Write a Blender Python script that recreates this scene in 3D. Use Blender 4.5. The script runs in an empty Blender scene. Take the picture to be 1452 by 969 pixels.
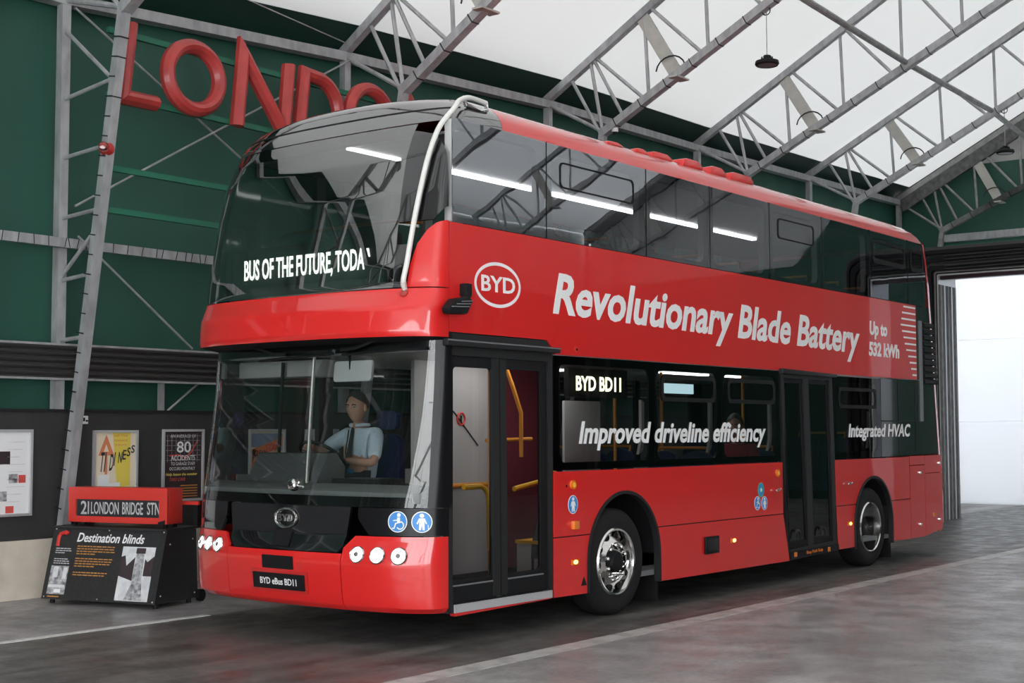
import bpy, bmesh, math, random
import numpy as np
from mathutils import Vector, Matrix
from mathutils.geometry import tessellate_polygon

random.seed(7)
SC = bpy.context.scene
COL = SC.collection
PI = math.pi

# ------------------------------------------------------------------ camera, sky, exposure
FOCAL_PX = 1978.0
cam_data = bpy.data.cameras.new('camera')
cam_data.sensor_width = 36.0
cam_data.lens = FOCAL_PX / 1452 * 36.0
cam_data.clip_end = 300
cam = bpy.data.objects.new('camera', cam_data)
COL.objects.link(cam)
yaw, pitch, roll = 0.6592, 0.0631, -0.0019
Fv = Vector((math.cos(yaw) * math.cos(pitch), math.sin(yaw) * math.cos(pitch), math.sin(pitch)))
Rv = Vector((math.sin(yaw), -math.cos(yaw), 0))
Uv = Rv.cross(Fv)
R2 = Rv * math.cos(roll) + Uv * math.sin(roll)
U2 = -Rv * math.sin(roll) + Uv * math.cos(roll)
cam.matrix_world = Matrix(((R2.x, U2.x, -Fv.x, -10.829), (R2.y, U2.y, -Fv.y, -7.130),
                           (R2.z, U2.z, -Fv.z, 1.699), (0, 0, 0, 1)))
SC.camera = cam

SKY = 4.6
world = bpy.data.worlds.new('overcast_sky')
SC.world = world
world.use_nodes = True
bg = world.node_tree.nodes['Background']
bg.inputs[0].default_value = (0.94, 0.97, 1.0, 1)
bg.inputs[1].default_value = SKY
SC.view_settings.view_transform = 'Standard'
SC.view_settings.look = 'None'
SC.view_settings.gamma = 1
SC.view_settings.use_curve_mapping = False
SC.view_settings.exposure = 0.95
cy = SC.cycles
cy.use_denoising = True
cy.max_bounces = 14
cy.diffuse_bounces = 5
cy.glossy_bounces = 5
cy.transmission_bounces = 8
cy.transparent_max_bounces = 24
cy.sample_clamp_indirect = 6
cy.caustics_reflective = False
cy.caustics_refractive = False

# ------------------------------------------------------------------ materials
MATS = {}
def new_mat(name):
    m = bpy.data.materials.new(name); m.use_nodes = True
    nt = m.node_tree
    b = nt.nodes['Principled BSDF']
    MATS[name] = m
    return m, nt, b

def mat(name, col, rough=.5, metal=0., coat=0., coat_rough=.03, spec=.5, noise=None, bump=None, emit=None, emit_str=1., stretch=(1, 1, 1)):
    m, nt, b = new_mat(name)
    b.inputs['Base Color'].default_value = (*col, 1)
    b.inputs['Roughness'].default_value = rough
    b.inputs['Metallic'].default_value = metal
    b.inputs['Coat Weight'].default_value = coat
    b.inputs['Coat Roughness'].default_value = coat_rough
    b.inputs['Specular IOR Level'].default_value = spec
    if emit:
        b.inputs['Emission Color'].default_value = (*emit, 1)
        b.inputs['Emission Strength'].default_value = emit_str
    if noise or bump:
        tc = nt.nodes.new('ShaderNodeTexCoord')
        mp = nt.nodes.new('ShaderNodeMapping')
        mp.inputs['Scale'].default_value = stretch
        nt.links.new(tc.outputs['Object'], mp.inputs['Vector'])
    if noise:
        sc, amt = noise
        n = nt.nodes.new('ShaderNodeTexNoise'); n.inputs['Scale'].default_value = sc
        n.inputs['Detail'].default_value = 5
        nt.links.new(mp.outputs[0], n.inputs['Vector'])
        r = nt.nodes.new('ShaderNodeMapRange')
        r.inputs[1].default_value = .3; r.inputs[2].default_value = .7
        r.inputs[3].default_value = 1 - amt; r.inputs[4].default_value = 1 + amt
        nt.links.new(n.outputs[0], r.inputs[0])
        mx = nt.nodes.new('ShaderNodeVectorMath'); mx.operation = 'SCALE'
        mx.inputs[0].default_value = col
        nt.links.new(r.outputs[0], mx.inputs['Scale'])
        nt.links.new(mx.outputs[0], b.inputs['Base Color'])
    if bump:
        sc, st = bump
        n = nt.nodes.new('ShaderNodeTexNoise'); n.inputs['Scale'].default_value = sc
        n.inputs['Detail'].default_value = 3
        nt.links.new(mp.outputs[0], n.inputs['Vector'])
        bp = nt.nodes.new('ShaderNodeBump'); bp.inputs['Strength'].default_value = st
        bp.inputs['Distance'].default_value = .05
        nt.links.new(n.outputs[0], bp.inputs['Height'])
        nt.links.new(bp.outputs[0], b.inputs['Normal'])
    return m

def glass(name, tint, ior=1.6, refl=(1, 1, 1), rough=0.0, bump=None):
    m = bpy.data.materials.new(name); m.use_nodes = True
    nt = m.node_tree; nt.nodes.clear()
    out = nt.nodes.new('ShaderNodeOutputMaterial')
    mix = nt.nodes.new('ShaderNodeMixShader')
    fr = nt.nodes.new('ShaderNodeFresnel'); fr.inputs[0].default_value = ior
    tr = nt.nodes.new('ShaderNodeBsdfTransparent'); tr.inputs[0].default_value = (*tint, 1)
    gl = nt.nodes.new('ShaderNodeBsdfGlossy'); gl.inputs['Color'].default_value = (*refl, 1)
    gl.inputs['Roughness'].default_value = rough
    nt.links.new(fr.outputs[0], mix.inputs[0]); nt.links.new(tr.outputs[0], mix.inputs[1])
    nt.links.new(gl.outputs[0], mix.inputs[2]); nt.links.new(mix.outputs[0], out.inputs[0])
    if bump:
        tc = nt.nodes.new('ShaderNodeTexCoord')
        n = nt.nodes.new('ShaderNodeTexNoise'); n.inputs['Scale'].default_value = bump[0]
        n.inputs['Detail'].default_value = 1
        nt.links.new(tc.outputs['Object'], n.inputs['Vector'])
        bp = nt.nodes.new('ShaderNodeBump'); bp.inputs['Strength'].default_value = bump[1]
        bp.inputs['Distance'].default_value = .02
        nt.links.new(n.outputs[0], bp.inputs['Height'])
        nt.links.new(bp.outputs[0], gl.inputs['Normal'])
    MATS[name] = m
    return m

def emit_mat(name, col, strength):
    m, nt, b = new_mat(name)
    b.inputs['Base Color'].default_value = (0, 0, 0, 1)
    b.inputs['Emission Color'].default_value = (*col, 1)
    b.inputs['Emission Strength'].default_value = strength
    return m

RED = mat('bus_red_paint', (.66, .016, .015), .32, coat=1, coat_rough=.02, spec=.4)
BLACK_GLOSS = mat('black_gloss_panel', (.006, .006, .007), .08, coat=1, spec=.7)
BLACK = mat('black_rubber', (.008, .008, .009), .6, spec=.22)
PILLAR = mat('black_pillar_paint', (.006, .006, .007), .3, spec=.25)
DOME = mat('black_dome_glass', (.006, .006, .007), .06, coat=1, spec=.7)
DOME.node_tree.nodes['Principled BSDF'].inputs['Coat IOR'].default_value = 2.6
GUTTER = mat('dark_gutter', (.09, .09, .088), .6, noise=(9, .4))
TYRE = mat('tyre_rubber', (.012, .012, .013), .75, spec=.25, bump=(60, .2))
DARK = mat('dark_grey_plastic', (.017, .017, .018), .5, spec=.3)
DASH = mat('grey_dash_plastic', (.24, .25, .25), .6)
CLUSTER = mat('dark_dash_hood', (.10, .105, .11), .6)
BASEG = mat('grey_partition_base', (.34, .34, .34), .6)
MIDGREY = mat('grey_plastic', (.16, .165, .17), .5)
LINING = mat('pale_grey_lining', (.5, .5, .49), .6)
PARTN = mat('partition_grey', (.36, .35, .35), .5)
CEILW = mat('white_saloon_lining', (.72, .73, .74), .45)
CHROME = mat('polished_alloy', (.78, .77, .75), .12, metal=1)
STEELW = mat('brushed_handrail', (.62, .61, .58), .35, metal=.6)
GALV = mat('galvanised_steel', (.36, .365, .37), .5, metal=.25, noise=(9, .22), stretch=(1, 1, .4))
GALVD = mat('dull_galvanised_steel', (.28, .28, .275), .55, metal=.2, noise=(7, .25))
BEIGEP = mat('beige_plate', (.42, .41, .37), .55, noise=(6, .1))
ALU = mat('aluminium_frame', (.62, .63, .64), .4, metal=.5)
YELLOW = mat('yellow_handrail', (.85, .46, .03), .4)
ORANGE = mat('orange_pole', (.62, .24, .03), .4)
SEATBLUE = mat('dark_blue_moquette', (.018, .024, .075), .85, noise=(40, .3))
MAROON = mat('maroon_cloth', (.16, .02, .035), .9)
MAROON_TOP = mat('maroon_knit', (.26, .025, .05), .9)
WHITE_TXT = mat('white_vinyl', (.84, .84, .83), .45)
STICKER_BLUE = mat('blue_sticker', (.04, .24, .62), .4)
GREEN_RING = mat('green_sticker', (.03, .45, .25), .4)
AMBER = mat('amber_lens', (.75, .2, .02), .25, coat=.6)
AMBER_LIT = emit_mat('lit_amber_lamp', (1, .42, .05), 7)
HEAD_LIT = emit_mat('lit_headlamp', (1, .98, .96), 1.6)
LED_TXT = emit_mat('led_text', (.93, 1, .9), 5)
LED_SIDE = emit_mat('side_led_text', (1, 1, .72), 1.6)
STRIP = emit_mat('saloon_light_strip', (1, .98, .95), 7)
G_UP = glass('upper_deck_glass', (.44, .46, .48), 3.3, (.96, 1.0, 1.06), bump=(1.6, .05))
G_LOW = glass('lower_deck_glass', (.50, .50, .50), 1.48, bump=(1.6, .05))
G_WS = glass('windscreen_glass', (.72, .76, .74), 1.5)
G_UWS = glass('upper_windscreen_glass', (.17, .18, .18), 3.0)
G_OFF = glass('far_side_glass', (.55, .57, .58), 1.25)
G_DOOR = glass('door_glass', (.80, .80, .80), 1.45)
G_DOOR2 = glass('middle_door_glass', (.30, .36, .37), 1.55)
G_POSTER = glass('poster_glazing', (.95, .95, .95), 1.3)
GREEN_WALL = None
LETTER_RED = mat('weathered_red_paint', (.40, .042, .038), .42, noise=(5, .16), coat=.15)
SIGN_RED = mat('red_enamel', (.62, .035, .025), .4, coat=.3)
BOARD = mat('black_board', (.018, .018, .019), .45, noise=(30, .25))
WAIN = mat('dark_grey_wainscot', (.032, .031, .031), .55, noise=(4, .12))
KERB = mat('beige_concrete_kerb', (.60, .53, .44), .8, noise=(5, .10), bump=(20, .1))
GROOVE = mat('grooved_dark_cladding', (.045, .043, .042), .45)
CABLE = mat('black_cable', (.01, .01, .01), .5)
GREENRAIL = mat('green_rail_paint', (.010, .13, .075), .45)
SKIN = mat('skin', (.50, .27, .19), .55)
SHIRT = mat('pale_blue_shirt', (.50, .59, .68), .85, bump=(14, .35))
TROUSER = mat('dark_trousers', (.02, .022, .03), .9)
HAIR = mat('dark_hair', (.06, .05, .045), .7)
TIE = mat('dark_tie', (.015, .015, .02), .6)
EYEW = mat('eye_white', (.42, .41, .40), .3)
PAPER = mat('white_paper', (.80, .80, .80), .7)
CREAM = mat('cream_print', (.78, .68, .52), .7)
PYEL = mat('yellow_print', (.78, .62, .10), .7)
PORG = mat('orange_print', (.70, .22, .10), .7)
PRED = mat('red_print', (.62, .08, .06), .7)
PDARK = mat('dark_print', (.035, .022, .025), .6)
PGREY = mat('grey_print', (.33, .33, .34), .6, noise=(25, .7))
PLIGHT = mat('pale_grey_print', (.62, .63, .64), .6, noise=(12, .2))
PBLUE = mat('blue_grey_print', (.22, .27, .38), .7)
INK = mat('orange_ink', (.55, .25, .06), .7)
INKG = mat('pale_ink', (.60, .60, .60), .7)
INKD = mat('dark_ink', (.03, .03, .03), .7)
WHITE_PLASTIC = mat('white_plastic', (.75, .75, .74), .4)

# ------------------------------------------------------------------ mesh helpers
class MB:
    def __init__(s): s.v = []; s.f = []
    def add(s, vs, fs):
        o = len(s.v); s.v += [tuple(v) for v in vs]; s.f += [tuple(i + o for i in f) for f in fs]
        return s
    def box(s, c, d, M=None):
        vs = [Vector((x * d[0] / 2, y * d[1] / 2, z * d[2] / 2)) for x in (-1, 1) for y in (-1, 1) for z in (-1, 1)]
        if M is not None: vs = [M @ v for v in vs]
        vs = [v + Vector(c) for v in vs]
        return s.add(vs, [(0, 1, 3, 2), (4, 6, 7, 5), (0, 4, 5, 1), (2, 3, 7, 6), (0, 2, 6, 4), (1, 5, 7, 3)])
    def bar(s, a, b, w, h=None, up=(0, 0, 1)):
        a = Vector(a); b = Vector(b); h = h or w
        d = (b - a); L = d.length; d.normalize()
        u = Vector(up)
        if abs(d.dot(u)) > .97: u = Vector((1, 0, 0))
        x = d.cross(u).normalized(); y = x.cross(d)
        M = Matrix((x, y, d)).transposed()
        return s.box((a + b) / 2, (w, h, L), M)
    def tube(s, path, r, n=8, closed=False, caps=True):
        path = [Vector(p) for p in path]; N = len(path)
        rs = r if isinstance(r, (list, tuple)) else [r] * N
        rings = []; px = None
        for i, p in enumerate(path):
            a = path[i - 1] if (i > 0 or closed) else p
            b = path[(i + 1) % N] if (i < N - 1 or closed) else p
            d = (b - a).normalized()
            if px is None:
                u = Vector((0, 0, 1)) if abs(d.z) < .9 else Vector((1, 0, 0))
                px = d.cross(u).normalized()
            px = (px - d * px.dot(d)).normalized(); py = d.cross(px)
            rings.append([p + (px * math.cos(2 * PI * k / n) + py * math.sin(2 * PI * k / n)) * rs[i] for k in range(n)])
        vs = [v for rg in rings for v in rg]; fs = []
        for i in range(N if closed else N - 1):
            j = (i + 1) % N
            for k in range(n):
                k2 = (k + 1) % n
                fs.append((i * n + k, i * n + k2, j * n + k2, j * n + k))
        if caps and not closed:
            fs.append(tuple(range(n))[::-1]); fs.append(tuple((N - 1) * n + k for k in range(n)))
        return s.add(vs, fs)
    def lathe(s, prof, c, axis=(0, -1, 0), n=32):
        ax = Vector(axis).normalized()
        u = Vector((0, 0, 1)) if abs(ax.z) < .9 else Vector((1, 0, 0))
        x = ax.cross(u).normalized(); y = ax.cross(x); c = Vector(c)
        vs = []; fs = []
        for (r, h) in prof:
            for k in range(n):
                a = 2 * PI * k / n
                vs.append(c + ax * h + (x * math.cos(a) + y * math.sin(a)) * max(r, 1e-5))
        for i in range(len(prof) - 1):
            for k in range(n):
                k2 = (k + 1) % n
                fs.append((i * n + k, (i + 1) * n + k, (i + 1) * n + k2, i * n + k2))
        return s.add(vs, fs)
    def prism(s, loops, fn, t0, t1):
        """loops of 2D points, first the outline and then holes, extruded from t0 to t1; fn(u, v, t) gives the 3D point"""
        fl = [Vector((p[0], p[1], 0)) for lp in loops for p in lp]
        tris = tessellate_polygon([[Vector((p[0], p[1], 0)) for p in lp] for lp in loops])
        n = len(fl)
        vs = [fn(p.x, p.y, t0) for p in fl] + [fn(p.x, p.y, t1) for p in fl]
        fs = [tuple(t) for t in tris] + [tuple(i + n for i in reversed(t)) for t in tris]
        o = 0
        for lp in loops:
            m = len(lp)
            for i in range(m):
                j = (i + 1) % m
                fs.append((o + i, o + n + i, o + n + j, o + j))
            o += m
        return s.add(vs, fs)
    def ball(s, c, r, n=12, m=8):
        r = r if isinstance(r, (list, tuple)) else (r, r, r)
        vs = []; fs = []
        for i in range(m + 1):
            th = PI * i / m
            for k in range(n):
                a = 2 * PI * k / n
                vs.append((c[0] + r[0] * math.sin(th) * math.cos(a), c[1] + r[1] * math.sin(th) * math.sin(a), c[2] + r[2] * math.cos(th)))
        for i in range(m):
            for k in range(n):
                k2 = (k + 1) % n
                fs.append((i * n + k, (i + 1) * n + k, (i + 1) * n + k2, i * n + k2))
        return s.add(vs, fs)
    def build(s, name, m, parent=None, smooth=38, bevel=0, fix=True):
        me = bpy.data.meshes.new(name)
        me.from_pydata(s.v, [], s.f)
        return finish(name, me, m, parent, smooth, bevel, fix)

def finish(name, me, m, parent=None, smooth=38, bevel=0, fix=True):
    if fix:
        bm = bmesh.new(); bm.from_mesh(me)
        bmesh.ops.remove_doubles(bm, verts=bm.verts, dist=1e-5)
        bmesh.ops.dissolve_degenerate(bm, dist=1e-6, edges=bm.edges)
        bmesh.ops.recalc_face_normals(bm, faces=bm.faces)
        if bevel:
            ed = [e for e in bm.edges if len(e.link_faces) == 2 and e.calc_face_angle(0) > .6]
            bmesh.ops.bevel(bm, geom=ed, offset=bevel, segments=2, affect='EDGES', profile=.6)
        bm.to_mesh(me); bm.free()
    if smooth:
        for p in me.polygons: p.use_smooth = True
        me.set_sharp_from_angle(angle=math.radians(smooth))
    me.materials.append(m)
    o = bpy.data.objects.new(name, me); COL.objects.link(o)
    if parent is not None: o.parent = parent
    return o

def tag(o, label=None, cat=None, group=None, kind=None):
    if label: o['label'] = label
    if cat: o['category'] = cat
    if group: o['group'] = group
    if kind: o['kind'] = kind
    return o

def empty(name, loc, label=None, cat=None, group=None, kind=None):
    o = bpy.data.objects.new(name, None); COL.objects.link(o)
    o.location = loc
    o.empty_display_size = .1
    return tag(o, label, cat, group, kind)

def settle(root):
    """parts are modelled in world coordinates: keep them there under a root that stands at its own base"""
    inv = Matrix.Translation(-Vector(root.location))
    for c in root.children: c.matrix_parent_inverse = inv

def copy_tree(o, parent=None):
    c = o.copy(); COL.objects.link(c)
    if parent is not None: c.parent = parent
    for ch in list(o.children): copy_tree(ch, c)
    return c

# lettering ------------------------------------------------------------------
_txt = {}
def text_raw(s, offset=0.0, spacing=1.0):
    cu = bpy.data.curves.new('t', 'FONT'); cu.body = s; cu.size = 1; cu.offset = offset
    cu.space_character = spacing; cu.resolution_u = 3; cu.extrude = .01
    ob = bpy.data.objects.new('t', cu); COL.objects.link(ob)
    dg = bpy.context.evaluated_depsgraph_get(); dg.update()
    me = bpy.data.meshes.new_from_object(ob.evaluated_get(dg))
    vs = [tuple(v.co) for v in me.vertices]; fs = [tuple(p.vertices) for p in me.polygons]
    bpy.data.objects.remove(ob); bpy.data.curves.remove(cu); bpy.data.meshes.remove(me)
    return vs, fs
CAP = max(v[1] for v in text_raw('H')[0])

def text(name, s, m, parent, org, U, V, width, cap, shear=0., offset=0., depth=.003, spacing=1.0, fn=None):
    """s starts at org, is width wide along U, and cap tall along V"""
    vs, fs = text_raw(s, offset, spacing)
    x0 = min(v[0] for v in vs); x1 = max(v[0] for v in vs)
    U = Vector(U).normalized() if fn is None else U; V = Vector(V).normalized() if fn is None else V
    kx = width / (x1 - x0); ky = cap / CAP
    out = []
    if fn is None:
        N = U.cross(V); org = Vector(org)
    for x, y, z in vs:
        u = (x - x0) * kx + y * ky * shear; v = y * ky; w = (z + .01) / .02 * depth
        out.append(fn(u, v, w) if fn else org + U * u + V * v + N * w)
    mb = MB().add(out, fs)
    return mb.build(name, m, parent, smooth=0, fix=False)

# ------------------------------------------------------------------ hall shell
EAVE_Y, FAR_EAVE, RIDGE = 5.72, -14.6, -4.44
FX = [-15.6, -11.1, -6.65, -2.2, 2.03, 6.5, 11.08, 15.65, 20.4]      # the portal frames
F_KNEE = [5.95, 5.95, 5.97, 5.98, 5.96, 6.17, 6.21, 6.30, 6.25]
F_TOP = [6.2, 6.2, 6.22, 6.26, 6.54, 6.74, 6.78, 6.87, 6.98]
F_ST = [.6, .6, .6, .62, .66, .59, .56, .525, .53]
F_SB = [.52, .52, .54, .58, .63, .525, .497, .508, .44]
XMIN, XMAX = -17.5, 20.75

def zt(i, y): return F_TOP[i] + .10 + F_ST[i] * (5.58 - y) if y > 3 or F_ST[i] < .6 else F_TOP[i] + .10 + F_ST[i] * 2.58 + .56 * (3 - y)
def zb(i, y): return F_KNEE[i] + F_SB[i] * (4.54 - y) if y > 3 or F_SB[i] < .55 else F_KNEE[i] + F_SB[i] * 1.54 + .50 * (3 - y)

# roof membrane
m, nt, b = new_mat('roof_membrane')
nt.nodes.remove(b)
out = nt.nodes['Material Output']
tr = nt.nodes.new('ShaderNodeBsdfTranslucent'); tr.inputs[0].default_value = (.078, .0776, .076, 1)
df = nt.nodes.new('ShaderNodeBsdfDiffuse'); df.inputs[0].default_value = (.40, .40, .39, 1)
ad = nt.nodes.new('ShaderNodeAddShader')
nt.links.new(tr.outputs[0], ad.inputs[0]); nt.links.new(df.outputs[0], ad.inputs[1]); nt.links.new(ad.outputs[0], out.inputs[0])
MEMB = m
m, nt, b = new_mat('translucent_door_fabric')
nt.nodes.remove(b)
out = nt.nodes['Material Output']
tr = nt.nodes.new('ShaderNodeBsdfTranslucent'); tr.inputs[0].default_value = (.36, .366, .376, 1)
df = nt.nodes.new('ShaderNodeBsdfDiffuse'); df.inputs[0].default_value = (.15, .15, .15, 1)
ad = nt.nodes.new('ShaderNodeAddShader')
nt.links.new(tr.outputs[0], ad.inputs[0]); nt.links.new(df.outputs[0], ad.inputs[1]); nt.links.new(ad.outputs[0], out.inputs[0])
DOORFAB = m

GREEN_WALL = mat('green_wall_sheet', (.017, .083, .058), .55, noise=(.8, .14), bump=(.55, .5), stretch=(1, 1, .25))
GREEN_EAVE = mat('shaded_green_eave_sheet', (.006, .035, .025), .6, noise=(1.2, .15))  # eave shadow put into the colour, darker than the wall green

# floor: sealed concrete, a browner worn lane between the painted lines
m, nt, b = new_mat('sealed_concrete')
tc = nt.nodes.new('ShaderNodeTexCoord')
sep = nt.nodes.new('ShaderNodeSeparateXYZ'); nt.links.new(tc.outputs['Object'], sep.inputs[0])
def noise(scale, detail=6, st=(1, 1, 1), rgh=.6):
    mp = nt.nodes.new('ShaderNodeMapping'); mp.inputs['Scale'].default_value = st
    nt.links.new(tc.outputs['Object'], mp.inputs[0])
    n = nt.nodes.new('ShaderNodeTexNoise'); n.inputs['Scale'].default_value = scale
    n.inputs['Detail'].default_value = detail; n.inputs['Roughness'].default_value = rgh
    nt.links.new(mp.outputs[0], n.inputs['Vector']); return n.outputs[0]
def maprange(src, a, bb, c, d):
    r = nt.nodes.new('ShaderNodeMapRange'); r.interpolation_type = 'SMOOTHSTEP'
    r.inputs[1].default_value = a; r.inputs[2].default_value = bb; r.inputs[3].default_value = c; r.inputs[4].default_value = d
    nt.links.new(src, r.inputs[0]); return r.outputs[0]
def math2(op, a, bb):
    n = nt.nodes.new('ShaderNodeMath'); n.operation = op
    for i, s in enumerate((a, bb)):
        if isinstance(s, (int, float)): n.inputs[i].default_value = s
        else: nt.links.new(s, n.inputs[i])
    return n.outputs[0]
def mixc(f, c1, c2):
    n = nt.nodes.new('ShaderNodeMix'); n.data_type = 'RGBA'
    if isinstance(f, (int, float)): n.inputs[0].default_value = f
    else: nt.links.new(f, n.inputs[0])
    for idx, c in ((6, c1), (7, c2)):
        if isinstance(c, tuple): n.inputs[idx].default_value = (*c, 1)
        else: nt.links.new(c, n.inputs[idx])
    return n.outputs[2]
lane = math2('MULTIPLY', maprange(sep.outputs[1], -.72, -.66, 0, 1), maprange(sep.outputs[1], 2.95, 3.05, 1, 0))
big = maprange(noise(.55, 5), .35, .65, 0, 1)
mid = maprange(noise(2.6, 6), .38, .66, 0, 1)
fine = math2('MULTIPLY', maprange(noise(24, 4), .3, .7, .84, 1.14), maprange(noise(7, 6), .56, .70, 1.0, .80))
streak = maprange(noise(1.6, 5, (.22, 2.6, 1)), .4, .62, 0, 1)
outer = mixc(big, (.235, .225, .222), (.39, .38, .377))
outer = mixc(math2('MULTIPLY', mid, .8), outer, (.20, .19, .185))
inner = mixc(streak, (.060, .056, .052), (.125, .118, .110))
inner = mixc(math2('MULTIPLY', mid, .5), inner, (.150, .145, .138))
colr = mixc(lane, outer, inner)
sc_ = nt.nodes.new('ShaderNodeVectorMath'); sc_.operation = 'SCALE'
nt.links.new(colr, sc_.inputs[0]); nt.links.new(fine, sc_.inputs['Scale'])
nt.links.new(sc_.outputs[0], b.inputs['Base Color'])
rg = maprange(noise(3.1, 5), .35, .65, .33, .52)
nt.links.new(rg, b.inputs['Roughness'])
b.inputs['Specular IOR Level'].default_value = .5
bp = nt.nodes.new('ShaderNodeBump'); bp.inputs['Strength'].default_value = .05; bp.inputs['Distance'].default_value = .01
nt.links.new(noise(9, 6), bp.inputs['Height']); nt.links.new(bp.outputs[0], b.inputs['Normal'])
FLOOR = m
m, nt, b = new_mat('worn_white_line_paint')
tc = nt.nodes.new('ShaderNodeTexCoord')
b.inputs['Roughness'].default_value = .5
nt.links.new(mixc(maprange(noise(14, 5), .40, .62, 0, 1), (.80, .80, .77), (.60, .60, .58)), b.inputs['Base Color'])
LINEW = m
m, nt, b = new_mat('worn_grey_line_paint')
tc = nt.nodes.new('ShaderNodeTexCoord')
b.inputs['Roughness'].default_value = .45
nt.links.new(mixc(maprange(noise(5, 6), .40, .64, 0, 1), (.46, .45, .43), (.30, .295, .285)), b.inputs['Base Color'])
LINEG = m

fl = MB().box(((XMIN + XMAX) / 2 + 2, (EAVE_Y + FAR_EAVE) / 2, -.15), (XMAX - XMIN + 8, EAVE_Y - FAR_EAVE + .6, .3)).build('floor', FLOOR)
tag(fl, 'grey sealed concrete floor of the hall', 'floor', kind='structure')
tag(MB().box((-8.1, 3.03, .0015), (11.6, .10, .003)).build('trim_1', LINEW), 'white painted line on the concrete floor before the display stand', 'floor line', kind='structure')
tag(MB().box((3.2, -.72, .0015), (33.5, .20, .003)).build('trim_2', LINEG), 'wide pale grey line on the floor along the near side of the bus', 'floor line', kind='structure')

# side wall behind the bus: sheet with soft folds
def sheet_wall(name, y, x0, x1, z0, z1, m, label):
    nx = 170; nz = 16; vs = []; fs = []
    for i in range(nx + 1):
        for k in range(nz + 1):
            x = x0 + (x1 - x0) * i / nx; t = k / nz
            d = .025 * math.sin(x * 2.1) * math.sin(PI * t) + .012 * math.sin(x * 7.3 + 2 * t)
            vs.append((x, y + d, z0 + (z1 - z0) * t))
    for i in range(nx):
        for k in range(nz):
            a = i * (nz + 1) + k
            fs.append((a, a + 1, a + nz + 2, a + nz + 1))
    o = MB().add(vs, fs).build(name, m, fix=False)
    return tag(o, label, 'wall', kind='structure')
sheet_wall('wall_left', 5.78, XMIN, XMAX + .3, 0, 7.3, GREEN_WALL, 'dark green sheet wall of the hall behind the letters')
CHARCOAL = mat('charcoal_wall_sheet', (.03, .031, .032), .6)
DX0, DX1, DZ = -17.0, -8.5, 5.2
tag(MB().prism([[(XMIN, 0), (XMAX + .3, 0), (XMAX + .3, 5.3), (XMIN, 5.3)], [(DX0, .001), (DX0, DZ), (DX1, DZ), (DX1, .001)]], lambda u, v, t: (u, FAR_EAVE - .12 - t, v), 0, .1).build('wall_right', CHARCOAL, smooth=0), 'dark sheet wall across the hall with a wide open daylight doorway', 'wall', kind='structure')

tag(MB().box(((XMIN + XMAX) / 2, FAR_EAVE - .14, 6.45), (XMAX - XMIN + .5, .03, 2.3)).build('wall_right_band', MEMB, smooth=0), 'white fabric band along the top of the wall across the hall', 'wall', kind='structure')
# roof membrane and its green eave strip, coloured dark for the shade there
def roof_z(x, y):
    i = min(max(np.searchsorted(FX, x) - 1, 0), len(FX) - 2)
    t = (x - FX[i]) / (FX[i + 1] - FX[i])
    yy = y if y >= RIDGE else 2 * RIDGE - y
    return (zt(i, yy) * (1 - t) + zt(i + 1, yy) * t) + .16
def roof_part(ys):
    xs = sorted(set([XMIN] + FX + [XMAX + .3]))
    vs = []; fs = []
    for x in xs:
        for y in ys: vs.append((x, y, roof_z(x, y)))
    n = len(ys)
    for i in range(len(xs) - 1):
        for k in range(n - 1):
            a = i * n + k; fs.append((a, a + 1, a + n + 1, a + n))
    return MB().add(vs, fs)
tag(roof_part([5.36, 4.5, 3.0, 1.5, -1.5, RIDGE, -8, -11, -13.5, -14.7]).build('ceiling', MEMB, smooth=0, fix=False), 'white translucent fabric roof', 'roof', kind='structure')
tag(roof_part([5.80, 5.36]).build('trim_3', GREEN_EAVE, smooth=0, fix=False), 'green strip of roof sheet along the eave, coloured dark for its shade', 'roof strip', kind='structure')

# gable walls
def gable(name, x, th, holes, m, label, top_cut=None):
    ys = [5.9, 5.36, 3, 0, RIDGE, -8.9, -12, -14.9]
    cap = top_cut or 99
    pts = [(5.9, 0)] + [(y, min(roof_z(x, y) - .02, cap)) for y in ys] + [(-14.9, 0)]
    # insert the points where the cut meets the slopes
    mb = MB().prism([pts] + holes, lambda u, v, t: (x + t, u, v), 0, th)
    return tag(mb.build(name, m, smooth=0), label, 'wall', kind='structure')
# far gable: green up to a line at 8 m, white fabric above; a wide doorway with pale folding doors
def gz(y): return roof_z(20.75, y) - .02
GT = 7.75
yl = 5.58 - (GT - gz(5.58)) / .53
g_low = [(5.9, 0), (5.9, 6.9), (5.58, gz(5.58)), (yl, GT), (-6.6, GT), (-8.4, 5.75), (-14.8, 5.5), (-14.8, 0)]
door_hole = [(4.6, .001), (4.6, 5.6), (-4.5, 5.6), (-4.5, .001)]
tag(MB().prism([g_low, door_hole], lambda u, v, t: (20.72 + t, u, v), 0, .1).build('wall_far', GREEN_WALL, smooth=0), 'dark green end wall of the hall beyond the bus', 'wall', kind='structure')
g_up = [(yl, GT), (RIDGE, gz(RIDGE)), (-14.46, gz(5.58)), (-14.8, 5.5), (-8.4, 5.75), (-6.6, GT)]
tag(MB().prism([g_up], lambda u, v, t: (20.72 + t, u, v), 0, .03).build('wall_far_gable', MEMB, smooth=0), 'white fabric gable above the green end wall', 'wall', kind='structure')
d1 = empty('door_1', (20.6, .05, 0), 'bright white folding doors at the far end of the hall', 'door', kind='structure')
for k in range(5):
    y0 = 4.58 - k * 1.81
    q = MB()
    q.box((20.66, y0 - .9, 2.79), (.03, 1.79, 5.58))
    q.build('door_leaf', DOORFAB, d1)
q = MB()
for k in range(4): q.box((20.63, 4.58 - (k + 1) * 1.81, 2.79), (.02, .014, 5.56))
for z in (1.86, 3.72): q.box((20.634, .05, z), (.015, 9.0, .014))
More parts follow.
